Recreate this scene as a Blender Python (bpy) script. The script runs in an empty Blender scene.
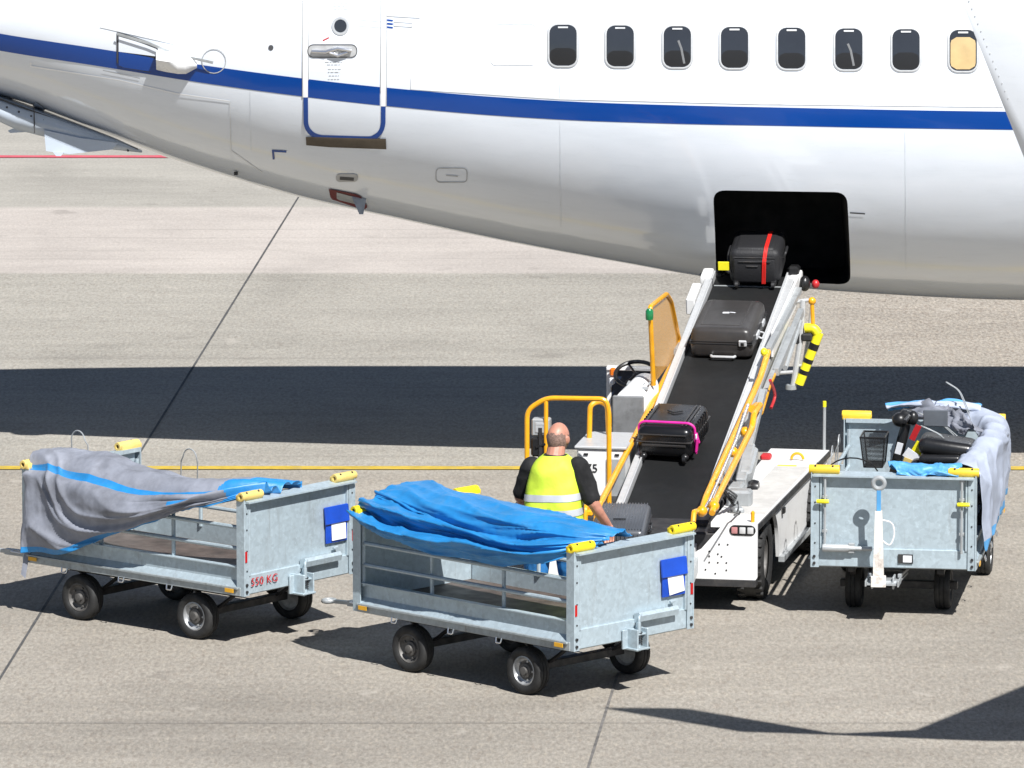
import bpy, bmesh, math, random
from mathutils import Vector, Matrix, Euler, noise as mnoise
random.seed(7)
scn = bpy.context.scene
col = scn.collection
R = math.radians
PI = math.pi

# ------------------------------------------------------------------ camera numbers
FPX, PITCH, CAMH = 8000.0, R(9.2), 12.15
def ray(px, py):
    u = (px-512)/FPX; v = (384-py)/FPX
    return (u, math.cos(PITCH)+v*math.sin(PITCH), -math.sin(PITCH)+v*math.cos(PITCH))
def at(px, py, z=0.0):            # point of the horizontal plane z seen at a pixel
    d = ray(px, py); t = (z-CAMH)/d[2]
    return Vector((d[0]*t, d[1]*t, z))
def atY(px, py, Y):               # point of the vertical plane y=Y seen at a pixel
    d = ray(px, py); t = Y/d[1]
    return Vector((d[0]*t, Y, CAMH+d[2]*t))

SUN = Vector((0.385, -0.80, 1.0))  # direction to the sun

# ------------------------------------------------------------------ mesh helper
def fillet(pts, rad, n=4, closed=False):
    pts = [Vector(p) for p in pts]
    if rad <= 0: return pts
    out = []; m = len(pts)
    for i, p in enumerate(pts):
        if not closed and i in (0, m-1): out.append(p); continue
        a = pts[(i-1) % m]; b = pts[(i+1) % m]
        da = a-p; db = b-p
        r = min(rad, da.length*0.48, db.length*0.48)
        p0 = p+da.normalized()*r; p1 = p+db.normalized()*r
        for k in range(n+1):
            t = k/n
            out.append(p0*(1-t)**2+p*2*t*(1-t)+p1*t*t)
    return out

class MB:
    def __init__(self): self.bm = bmesh.new(); self.mi = 0
    def _m(self, geom_faces):
        for f in geom_faces: f.material_index = self.mi
    def box(self, c, s, rot=None, bev=0.004, seg=1):
        M = Matrix.Translation(Vector(c))
        if rot is not None: M = M @ (rot.to_4x4() if not isinstance(rot, (tuple, list)) else Euler(rot).to_matrix().to_4x4())
        r = bmesh.ops.create_cube(self.bm, size=1.0)
        vs = r['verts']
        bmesh.ops.scale(self.bm, vec=Vector(s), verts=vs)
        fs = set(f for v in vs for f in v.link_faces)
        self._m(fs)
        if bev > 0:
            b = min(bev, min(s)*0.45)
            es = list(set(e for v in vs for e in v.link_edges))
            rr = bmesh.ops.bevel(self.bm, geom=es, offset=b, segments=seg, affect='EDGES', profile=0.5)
            vs = list(set(v for f in rr['faces'] for v in f.verts) | set(v for v in vs if v.is_valid))
            self._m(set(f for v in vs for f in v.link_faces))
        bmesh.ops.transform(self.bm, matrix=M, verts=vs)
        return self
    def beam(self, a, b, w, h, bev=0.003, up=(0, 0, 1), ext=0.0):   # rectangular bar, w sideways, h along up
        a = Vector(a); b = Vector(b); d = b-a; L = d.length; x = d.normalized()
        upv = Vector(up)
        if abs(x.dot(upv)) > 0.98: upv = Vector((0, 1, 0))
        y = upv.cross(x).normalized(); z = x.cross(y)
        M = Matrix((x, y, z)).transposed()
        return self.box((a+b)/2, (L+2*ext, w, h), M, bev)
    def tube(self, pts, r, seg=8, fil=0.0, closed=False, cap=True, rads=None):
        if rads is None: P = fillet(pts, fil, 4, closed)
        else: P = [Vector(p) for p in pts]
        n = len(P); rings = []
        N = None
        for i in range(n):
            if closed: t = (P[(i+1) % n]-P[(i-1) % n])
            else: t = (P[min(i+1, n-1)]-P[max(i-1, 0)])
            t.normalize()
            if N is None:
                up = Vector((0, 0, 1)) if abs(t.z) < 0.9 else Vector((0, 1, 0))
                N = (up-t*up.dot(t)).normalized()
            else:
                N = (N-t*N.dot(t)).normalized()
            B = t.cross(N)
            rr = rads[i] if rads else r
            rings.append([self.bm.verts.new(P[i]+(N*math.cos(2*PI*k/seg)+B*math.sin(2*PI*k/seg))*rr) for k in range(seg)])
        fs = []
        for i in range(n if closed else n-1):
            A = rings[i]; C = rings[(i+1) % n]
            for k in range(seg):
                fs.append(self.bm.faces.new((A[k], A[(k+1) % seg], C[(k+1) % seg], C[k])))
        if cap and not closed:
            fs.append(self.bm.faces.new(rings[0][::-1])); fs.append(self.bm.faces.new(rings[-1]))
        self._m(fs); return self
    def lathe(self, prof, o=(0, 0, 0), axis=(0, 0, 1), seg=24):      # prof: (radius, along) pairs
        o = Vector(o); a = Vector(axis).normalized()
        u = a.orthogonal().normalized(); w = a.cross(u)
        rings = []
        for r, h in prof:
            if r < 1e-6: rings.append([self.bm.verts.new(o+a*h)])
            else: rings.append([self.bm.verts.new(o+a*h+(u*math.cos(2*PI*k/seg)+w*math.sin(2*PI*k/seg))*r) for k in range(seg)])
        fs = []
        for A, C in zip(rings, rings[1:]):
            for k in range(seg):
                k2 = (k+1) % seg
                if len(A) == 1 and len(C) == 1: continue
                if len(A) == 1: fs.append(self.bm.faces.new((A[0], C[k2], C[k])))
                elif len(C) == 1: fs.append(self.bm.faces.new((A[k], A[k2], C[0])))
                else: fs.append(self.bm.faces.new((A[k], A[k2], C[k2], C[k])))
        self._m(fs); return self
    def prism(self, poly, ext):                                    # planar 3D polygon swept by a vector
        ext = Vector(ext)
        A = [self.bm.verts.new(Vector(p)) for p in poly]
        B = [self.bm.verts.new(Vector(p)+ext) for p in poly]
        n = len(A); fs = [self.bm.faces.new(A[::-1]), self.bm.faces.new(B)]
        for i in range(n): fs.append(self.bm.faces.new((A[i], A[(i+1) % n], B[(i+1) % n], B[i])))
        self._m(fs); return self
    def grid(self, P, cu=False, cv=False, mats=None):              # P[i][j] points
        V = [[self.bm.verts.new(Vector(p)) for p in row] for row in P]
        n = len(V); m = len(V[0]); fs = []
        for i in range(n if cu else n-1):
            for j in range(m if cv else m-1):
                f = self.bm.faces.new((V[i][j], V[i][(j+1) % m], V[(i+1) % n][(j+1) % m], V[(i+1) % n][j]))
                f.material_index = mats(i, j) if mats else self.mi
        self.V = V
        return self
    def loft(self, rings, cap=True):
        V = [[self.bm.verts.new(Vector(p)) for p in r] for r in rings]
        m = len(V[0]); fs = []
        for A, C in zip(V, V[1:]):
            for k in range(m): fs.append(self.bm.faces.new((A[k], A[(k+1) % m], C[(k+1) % m], C[k])))
        if cap:
            fs.append(self.bm.faces.new(V[0][::-1])); fs.append(self.bm.faces.new(V[-1]))
        self._m(fs); return self
    def sphere(self, c, s, u=16, v=10, rot=None):
        M = Matrix.Translation(Vector(c))
        if rot is not None: M = M @ Euler(rot).to_matrix().to_4x4()
        M = M @ Matrix.Diagonal((*s, 1))
        r = bmesh.ops.create_uvsphere(self.bm, u_segments=u, v_segments=v, radius=1, matrix=M)
        self._m(set(f for x in r['verts'] for f in x.link_faces)); return self
    def build(self, name, mats, parent=None, ang=35, loc=None, rot=None, off=None):
        bmesh.ops.recalc_face_normals(self.bm, faces=self.bm.faces)
        if off is not None: bmesh.ops.translate(self.bm, vec=-Vector(off), verts=self.bm.verts)
        me = bpy.data.meshes.new(name)
        self.bm.to_mesh(me); self.bm.free()
        for m in (mats if isinstance(mats, (list, tuple)) else [mats]): me.materials.append(m)
        finish(me, ang)
        o = bpy.data.objects.new(name, me); col.objects.link(o)
        if parent: o.parent = parent
        if loc is not None: o.location = loc
        if rot is not None: o.rotation_euler = rot
        return o
def finish(me, ang=35):
    if ang <= 0: return
    me.polygons.foreach_set('use_smooth', [True]*len(me.polygons))
    if ang < 180: me.set_sharp_from_angle(angle=R(ang))

def tag(o, label=None, cat=None, group=None, kind=None):
    if label: o['label'] = label
    if cat: o['category'] = cat
    if group: o['group'] = group
    if kind: o['kind'] = kind
    return o
def empty(name, loc=(0, 0, 0), rot=(0, 0, 0)):
    o = bpy.data.objects.new(name, None); col.objects.link(o)
    o.location = loc; o.rotation_euler = rot; o.empty_display_size = 0.2
    return o
def copy_tree(o, parent=None):
    c = o.copy(); col.objects.link(c)
    if parent: c.parent = parent
    for ch in list(o.children): copy_tree(ch, c)
    return c
def bake(o):                                                       # apply the object's modifiers
    bpy.context.view_layer.update()
    dg = bpy.context.evaluated_depsgraph_get()
    me = bpy.data.meshes.new_from_object(o.evaluated_get(dg))
    old = o.data; o.modifiers.clear(); o.data = me; me.name = o.name
    if old.users == 0: bpy.data.meshes.remove(old)
    return o
def pchip(xs, ys):
    n = len(xs); h = [xs[i+1]-xs[i] for i in range(n-1)]; d = [(ys[i+1]-ys[i])/h[i] for i in range(n-1)]
    m = [d[0]]+[0]*(n-2)+[d[-1]]
    for i in range(1, n-1):
        if d[i-1]*d[i] > 0:
            w1 = 2*h[i]+h[i-1]; w2 = h[i]+2*h[i-1]; m[i] = (w1+w2)/(w1/d[i-1]+w2/d[i])
    def f(x):
        if x <= xs[0]: return ys[0]+m[0]*(x-xs[0])
        if x >= xs[-1]: return ys[-1]+m[-1]*(x-xs[-1])
        i = max(k for k in range(n-1) if xs[k] <= x)
        t = (x-xs[i])/h[i]
        return (2*t**3-3*t*t+1)*ys[i]+(t**3-2*t*t+t)*h[i]*m[i]+(-2*t**3+3*t*t)*ys[i+1]+(t**3-t*t)*h[i]*m[i+1]
    return f
def cr(pts, n):                                                    # Catmull-Rom resample of a polyline
    pts = [Vector(p) for p in pts]; m = len(pts)
    out = []
    for k in range(n):
        s = k/(n-1)*(m-1); i = min(int(s), m-2); t = s-i
        p0 = pts[max(i-1, 0)]; p1 = pts[i]; p2 = pts[i+1]; p3 = pts[min(i+2, m-1)]
        out.append(0.5*((2*p1)+(p2-p0)*t+(2*p0-5*p1+4*p2-p3)*t*t+(3*p1-p0-3*p2+p3)*t**3))
    return out

# ------------------------------------------------------------------ materials
def new_mat(name):
    m = bpy.data.materials.new(name); m.use_nodes = True
    nt = m.node_tree; b = nt.nodes['Principled BSDF']
    return m, nt, b
def N(nt, t, **kw):
    n = nt.nodes.new(t)
    for k, v in kw.items():
        if k in n.inputs: n.inputs[k].default_value = v
        else: setattr(n, k, v)
    return n
def coords(nt, rnd=True):
    tc = N(nt, 'ShaderNodeTexCoord'); oi = N(nt, 'ShaderNodeObjectInfo')
    mul = N(nt, 'ShaderNodeVectorMath', operation='MULTIPLY_ADD')
    nt.links.new(tc.outputs['Object'], mul.inputs[0]); mul.inputs[1].default_value = (1, 1, 1)
    sc = N(nt, 'ShaderNodeVectorMath', operation='SCALE'); sc.inputs[0].default_value = (37.0, 19.0, 11.0)
    nt.links.new(oi.outputs['Random'], sc.inputs['Scale'])
    nt.links.new(sc.outputs[0], mul.inputs[2])
    return mul.outputs[0]
def mixcol(nt, fac, a, b, mode='MIX'):
    m = N(nt, 'ShaderNodeMix', data_type='RGBA', blend_type=mode)
    for k, v in (('Factor', fac), ('A', a), ('B', b)):
        s = next(i for i in m.inputs if i.name == k and i.enabled and (k == 'Factor' and i.type == 'VALUE' or k != 'Factor' and i.type == 'RGBA'))
        if hasattr(v, 'links'): nt.links.new(v, s)
        elif k == 'Factor': s.default_value = v
        else: s.default_value = (*v, 1) if len(v) == 3 else v
    return next(o for o in m.outputs if o.type == 'RGBA')
def ramp(nt, src, stops, interp='LINEAR'):
    r = N(nt, 'ShaderNodeValToRGB'); r.color_ramp.interpolation = interp
    e = r.color_ramp.elements
    while len(e) < len(stops): e.new(0.5)
    for i, (p, c) in enumerate(stops):
        e[i].position = p; e[i].color = (c, c, c, 1) if isinstance(c, (int, float)) else (*c, 1)
    nt.links.new(src, r.inputs[0]); return r.outputs[0]
def mat(name, c, rough=0.5, metal=0.0, var=0.12, scale=6.0, dirt=0.0, dirtc=(0.05, 0.045, 0.04), bump=0.0, bscale=60, coat=0.0, spec=0.5, sheen=0.0):
    m, nt, b = new_mat(name)
    v = coords(nt)
    n1 = N(nt, 'ShaderNodeTexNoise', Scale=scale, Detail=5.0, Roughness=0.6); nt.links.new(v, n1.inputs['Vector'])
    lo = tuple(max(0, x*(1-var*1.6)) for x in c); hi = tuple(min(1, x*(1+var*1.2)) for x in c)
    out = ramp(nt, n1.outputs['Fac'], [(0.3, lo), (0.7, hi)])
    if dirt > 0:
        n2 = N(nt, 'ShaderNodeTexNoise', Scale=scale*0.7+3, Detail=8.0, Roughness=0.72, Distortion=0.4); nt.links.new(v, n2.inputs['Vector'])
        f = ramp(nt, n2.outputs['Fac'], [(0.5, 0.0), (0.75, dirt)])
        out = mixcol(nt, f, out, dirtc)
    nt.links.new(out, b.inputs['Base Color'])
    rr = ramp(nt, n1.outputs['Fac'], [(0.3, min(1, rough*1.15)), (0.7, rough*0.85)])
    nt.links.new(rr, b.inputs['Roughness'])
    b.inputs['Metallic'].default_value = metal
    b.inputs['Coat Weight'].default_value = coat
    b.inputs['Specular IOR Level'].default_value = spec
    if sheen: b.inputs['Sheen Weight'].default_value = sheen
    if bump > 0:
        n3 = N(nt, 'ShaderNodeTexNoise', Scale=bscale, Detail=3.0); nt.links.new(v, n3.inputs['Vector'])
        bp = N(nt, 'ShaderNodeBump', Strength=bump, Distance=0.01); nt.links.new(n3.outputs['Fac'], bp.inputs['Height'])
        nt.links.new(bp.outputs[0], b.inputs['Normal'])
    return m
def galv(name, base, dirt=0.25):
    m, nt, b = new_mat(name)
    v = coords(nt)
    vo = N(nt, 'ShaderNodeTexVoronoi', Scale=34.0, Randomness=1.0); nt.links.new(v, vo.inputs['Vector'])
    sp = ramp(nt, vo.outputs['Color'], [(0.1, tuple(x*0.92 for x in base)), (0.9, tuple(min(1, x*1.08) for x in base))])
    n1 = N(nt, 'ShaderNodeTexNoise', Scale=2.5, Detail=6.0, Roughness=0.65); nt.links.new(v, n1.inputs['Vector'])
    big = ramp(nt, n1.outputs['Fac'], [(0.3, 0.90), (0.7, 1.06)])
    out = mixcol(nt, 1.0, sp, big, 'MULTIPLY')
    n2 = N(nt, 'ShaderNodeTexNoise', Scale=5.0, Detail=9.0, Roughness=0.75, Distortion=0.6); nt.links.new(v, n2.inputs['Vector'])
    f = ramp(nt, n2.outputs['Fac'], [(0.5, 0.0), (0.78, dirt)])
    out = mixcol(nt, f, out, (0.10, 0.085, 0.07))
    n4 = N(nt, 'ShaderNodeTexNoise', Scale=18.0, Detail=6.0, Roughness=0.7); nt.links.new(v, n4.inputs['Vector'])
    out = mixcol(nt, ramp(nt, n4.outputs['Fac'], [(0.56, 0.0), (0.72, 0.45)]), out, tuple(min(1, x*1.45) for x in base))
    mpz = N(nt, 'ShaderNodeMapping'); mpz.inputs['Scale'].default_value = (9, 9, .9); nt.links.new(v, mpz.inputs['Vector'])
    n5 = N(nt, 'ShaderNodeTexNoise', Scale=1.6, Detail=6.0, Roughness=0.7); nt.links.new(mpz.outputs[0], n5.inputs['Vector'])
    out = mixcol(nt, ramp(nt, n5.outputs['Fac'], [(0.58, 0.0), (0.76, dirt*1.2)]), out, (0.15, 0.12, 0.095))
    nt.links.new(out, b.inputs['Base Color'])
    nt.links.new(ramp(nt, n1.outputs['Fac'], [(0.3, 0.62), (0.7, 0.45)]), b.inputs['Roughness'])
    b.inputs['Metallic'].default_value = 0.35
    return m

M = {}
M['white'] = mat('aircraft_white_paint', (0.72, 0.77, 0.835), 0.16, 0, 0.012, 1.2, coat=0.8)
def aircraft_white():
    m, nt, b = new_mat('aircraft_white_paint'); tc = N(nt, 'ShaderNodeTexCoord'); v = tc.outputs['Object']
    mp = N(nt, 'ShaderNodeMapping'); mp.inputs['Scale'].default_value = (.5, 3.0, 3.0); nt.links.new(v, mp.inputs['Vector'])
    n1 = N(nt, 'ShaderNodeTexNoise', Scale=2.0, Detail=7.0, Roughness=0.65); nt.links.new(mp.outputs[0], n1.inputs['Vector'])
    c = ramp(nt, n1.outputs['Fac'], [(0.30, (0.70, 0.745, 0.805)), (0.5, (0.74, 0.785, 0.845)), (0.75, (0.76, 0.80, 0.86))])
    n2 = N(nt, 'ShaderNodeTexNoise', Scale=9.0, Detail=8.0, Roughness=0.75); nt.links.new(mp.outputs[0], n2.inputs['Vector'])
    c = mixcol(nt, ramp(nt, n2.outputs['Fac'], [(0.58, 0.0), (0.80, 0.22)]), c, (0.45, 0.44, 0.42))
    nt.links.new(c, b.inputs['Base Color'])
    nt.links.new(ramp(nt, n1.outputs['Fac'], [(0.3, 0.22), (0.7, 0.13)]), b.inputs['Roughness'])
    b.inputs['Coat Weight'].default_value = 0.8; b.inputs['Coat Roughness'].default_value = 0.06
    n3 = N(nt, 'ShaderNodeTexNoise', Scale=1.6, Detail=2.0); nt.links.new(v, n3.inputs['Vector'])
    bp = N(nt, 'ShaderNodeBump', Strength=0.35, Distance=0.02); nt.links.new(n3.outputs['Fac'], bp.inputs['Height'])
    nt.links.new(bp.outputs[0], b.inputs['Normal']); nt.links.new(bp.outputs[0], b.inputs['Coat Normal'])
    return m
M['white'] = aircraft_white()
M['blue'] = mat('aircraft_blue_paint', (0.0, 0.048, 0.265), 0.2, 0, 0.03, 1.2, coat=0.3)
M['seam'] = mat('panel_seam', (0.42, 0.43, 0.44), 0.5)
M['seam_dark'] = mat('dark_seam', (0.06, 0.06, 0.065), 0.6)
M['pale_edge'] = mat('pale_edge', (0.86, 0.87, 0.88), 0.3, var=0.02)
M['hold'] = mat('hold_shade_black', (0.012, 0.012, 0.013), 0.8)  # hold walls near-black: the shade inside is put into their colour
M['glass'] = mat('cabin_glass', (0.030, 0.034, 0.042), 0.05, var=0.05)
M['blind'] = mat('window_blind', (0.50, 0.36, 0.17), 0.5, var=0.1)
M['alu'] = mat('brushed_aluminium', (0.62, 0.63, 0.64), 0.35, 0.5, 0.08, 12, dirt=0.25)
M['alu_pale'] = mat('pale_aluminium', (0.58, 0.59, 0.60), 0.4, 0.3, 0.08, 10, dirt=0.25)
M['chrome'] = mat('bright_metal', (0.72, 0.73, 0.75), 0.22, 0.9, 0.05, 20)
M['brown'] = mat('brown_scuff_plate', (0.085, 0.066, 0.045), 0.55, var=0.2)
M['red'] = mat('red_paint', (0.45, 0.02, 0.025), 0.4)
M['maroon'] = mat('maroon_recess', (0.13, 0.012, 0.01), 0.5)
M['grey_paint'] = mat('grey_blue_paint', (0.46, 0.52, 0.60), 0.3, var=0.04, coat=0.2)
M['galv'] = galv('galvanised_sheet', (0.42, 0.50, 0.545), 0.3)
M['galv_dirty'] = galv('dirty_galvanised_beam', (0.36, 0.40, 0.415), 0.7)
M['ply'] = mat('brown_deck_plywood', (0.078, 0.057, 0.047), 0.6, var=0.35, scale=5, dirt=0.5, dirtc=(0.14, 0.125, 0.11))
M['yrub'] = mat('yellow_rubber', (0.72, 0.49, 0.035), 0.5, var=0.08, dirt=0.25, dirtc=(0.25, 0.17, 0.05))
M['yrub_pale'] = mat('sun_bleached_yellow_rubber', (0.66, 0.49, 0.15), 0.6, var=0.12, dirt=0.35, dirtc=(0.35, 0.27, 0.13))
M['ypaint'] = mat('yellow_orange_paint', (0.78, 0.36, 0.012), 0.3, var=0.08, scale=9, dirt=0.12, coat=0.2)
M['ybright'] = mat('bright_yellow_paint', (0.83, 0.74, 0.02), 0.4, var=0.05)
M['tyre'] = mat('black_tyre_rubber', (0.018, 0.018, 0.018), 0.75, var=0.3, scale=14, dirt=0.15, dirtc=(0.07, 0.065, 0.06))
M['rim'] = mat('grey_wheel_rim', (0.42, 0.43, 0.44), 0.4, 0.5, 0.15, 15, dirt=0.5)
M['dark_rim'] = mat('dark_wheel_rim', (0.11, 0.105, 0.10), 0.55, 0.2, 0.2, 15, dirt=0.4)
M['steel_dark'] = mat('dark_steel', (0.035, 0.035, 0.037), 0.5, 0.3, 0.3, 10, dirt=0.4, dirtc=(0.12, 0.10, 0.08))
M['black'] = mat('black_plastic', (0.012, 0.012, 0.013), 0.35, var=0.15)
M['black_rub'] = mat('black_rubber_belt', (0.008, 0.0085, 0.009), 0.65, spec=0.3, var=0.2, scale=3, dirt=0.25, dirtc=(0.022, 0.021, 0.02))
M['pouch'] = mat('blue_plastic_pouch', (0.008, 0.06, 0.42), 0.35)
M['paper'] = mat('white_paper', (0.74, 0.75, 0.78), 0.7, var=0.04)
M['reflector'] = mat('red_reflector', (0.42, 0.012, 0.012), 0.25)
M['amber'] = mat('amber_reflector', (0.70, 0.36, 0.02), 0.3)
M['tblue'] = mat('blue_tarpaulin', (0.020, 0.205, 0.49), 0.42, var=0.12, scale=4, dirt=0.35, dirtc=(0.12, 0.26, 0.40), bump=0.25, bscale=18)
M['tgrey'] = mat('weathered_grey_tarpaulin', (0.225, 0.238, 0.28), 0.6, var=0.22, scale=3.5, dirt=0.5, dirtc=(0.12, 0.12, 0.13), bump=0.25, bscale=18)
M['tpale'] = mat('pale_grey_tarpaulin', (0.36, 0.40, 0.49), 0.55, var=0.12, scale=3, dirt=0.25, dirtc=(0.26, 0.27, 0.30), bump=0.25, bscale=18)
M['tskyblue'] = mat('faded_blue_tarpaulin', (0.085, 0.31, 0.60), 0.5, var=0.12, scale=4, bump=0.2, bscale=18)
M['lwhite'] = mat('loader_white_paint', (0.74, 0.74, 0.735), 0.35, var=0.03, scale=3, dirt=0.3, dirtc=(0.42, 0.39, 0.34))
M['deck_grey'] = mat('worn_deck_grip', (0.50, 0.49, 0.47), 0.75, var=0.1, scale=5, dirt=0.4, dirtc=(0.33, 0.31, 0.28), bump=0.3, bscale=120)
M['lgrey'] = mat('light_grey_metal', (0.40, 0.42, 0.43), 0.4, 0.3, 0.1, 6, dirt=0.4)
M['scase'] = mat('charcoal_hard_shell', (0.040, 0.037, 0.036), 0.33, var=0.12, scale=5, dirt=0.15, dirtc=(0.09, 0.085, 0.08))
M['gcase'] = mat('grey_ribbed_shell', (0.07, 0.076, 0.088), 0.3, var=0.08)
M['bcase'] = mat('black_hard_shell', (0.008, 0.008, 0.009), 0.28, var=0.12)
M['cloth_black'] = mat('black_nylon', (0.012, 0.012, 0.014), 0.6, var=0.2, bump=0.3, bscale=80)
M['pink'] = mat('pink_strap', (0.70, 0.02, 0.30), 0.5)
M['redstrap'] = mat('red_strap', (0.62, 0.02, 0.015), 0.5)
M['skin'] = mat('skin', (0.47, 0.215, 0.15), 0.5, var=0.12, scale=14)
M['hair'] = mat('short_grey_brown_hair', (0.20, 0.125, 0.098), 0.8, var=0.3, scale=60, bump=0.5, bscale=150)
M['vest'] = mat('fluorescent_yellow_fabric', (0.53, 0.70, 0.045), 0.7, var=0.06, scale=5, bump=0.3, bscale=25)
M['refl'] = mat('silver_reflective_tape', (0.52, 0.54, 0.57), 0.4, 0.2, 0.08)
M['tee'] = mat('black_cotton', (0.006, 0.006, 0.007), 0.85, var=0.2, bump=0.3, bscale=30)
M['trouser'] = mat('blue_work_trousers', (0.02, 0.16, 0.42), 0.8, var=0.15, bump=0.3, bscale=30)
M['boot'] = mat('black_leather', (0.012, 0.011, 0.010), 0.5)
M['line_y'] = mat('yellow_road_paint', (0.50, 0.35, 0.035), 0.7, var=0.15, scale=9, dirt=0.75, dirtc=(0.36, 0.29, 0.15), bump=0.2)
M['line_r'] = mat('red_road_paint', (0.55, 0.09, 0.12), 0.7, var=0.1, scale=9, dirt=0.4, dirtc=(0.33, 0.2, 0.19))
M['joint'] = mat('tar_joint', (0.075, 0.074, 0.073), 0.8, var=0.25, scale=4, dirt=0.4, dirtc=(0.16, 0.15, 0.14))
def mesh_mat(name, c, sc=55.0, cover=0.5):                          # woven wire: real holes through the sheet
    m, nt, b = new_mat(name)
    tc = N(nt, 'ShaderNodeTexCoord')
    ch = N(nt, 'ShaderNodeTexBrick', Scale=sc); ch.inputs['Mortar Size'].default_value = cover
    ch.offset = 0.0; ch.inputs['Brick Width'].default_value = 0.5; ch.inputs['Row Height'].default_value = 0.5
    sx = N(nt, 'ShaderNodeSeparateXYZ'); cx = N(nt, 'ShaderNodeCombineXYZ'); ad = N(nt, 'ShaderNodeMath', operation='ADD')
    nt.links.new(tc.outputs['Object'], sx.inputs[0]); nt.links.new(sx.outputs[0], ad.inputs[0]); nt.links.new(sx.outputs[1], ad.inputs[1])
    nt.links.new(ad.outputs[0], cx.inputs[0]); nt.links.new(sx.outputs[2], cx.inputs[1]); nt.links.new(cx.outputs[0], ch.inputs['Vector'])
    b.inputs['Base Color'].default_value = (*c, 1); b.inputs['Roughness'].default_value = 0.5
    nt.links.new(ch.outputs['Fac'], b.inputs['Alpha'])
    return m
M['mesh_orange'] = mesh_mat('orange_wire_mesh', (0.60, 0.29, 0.03), 60, 0.115)
M['mesh_black'] = mesh_mat('black_wire_mesh', (0.015, 0.015, 0.016), 90, 0.10)

# window panes: glass tone lifted for sky reflection, black patch darkens the lower half

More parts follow.
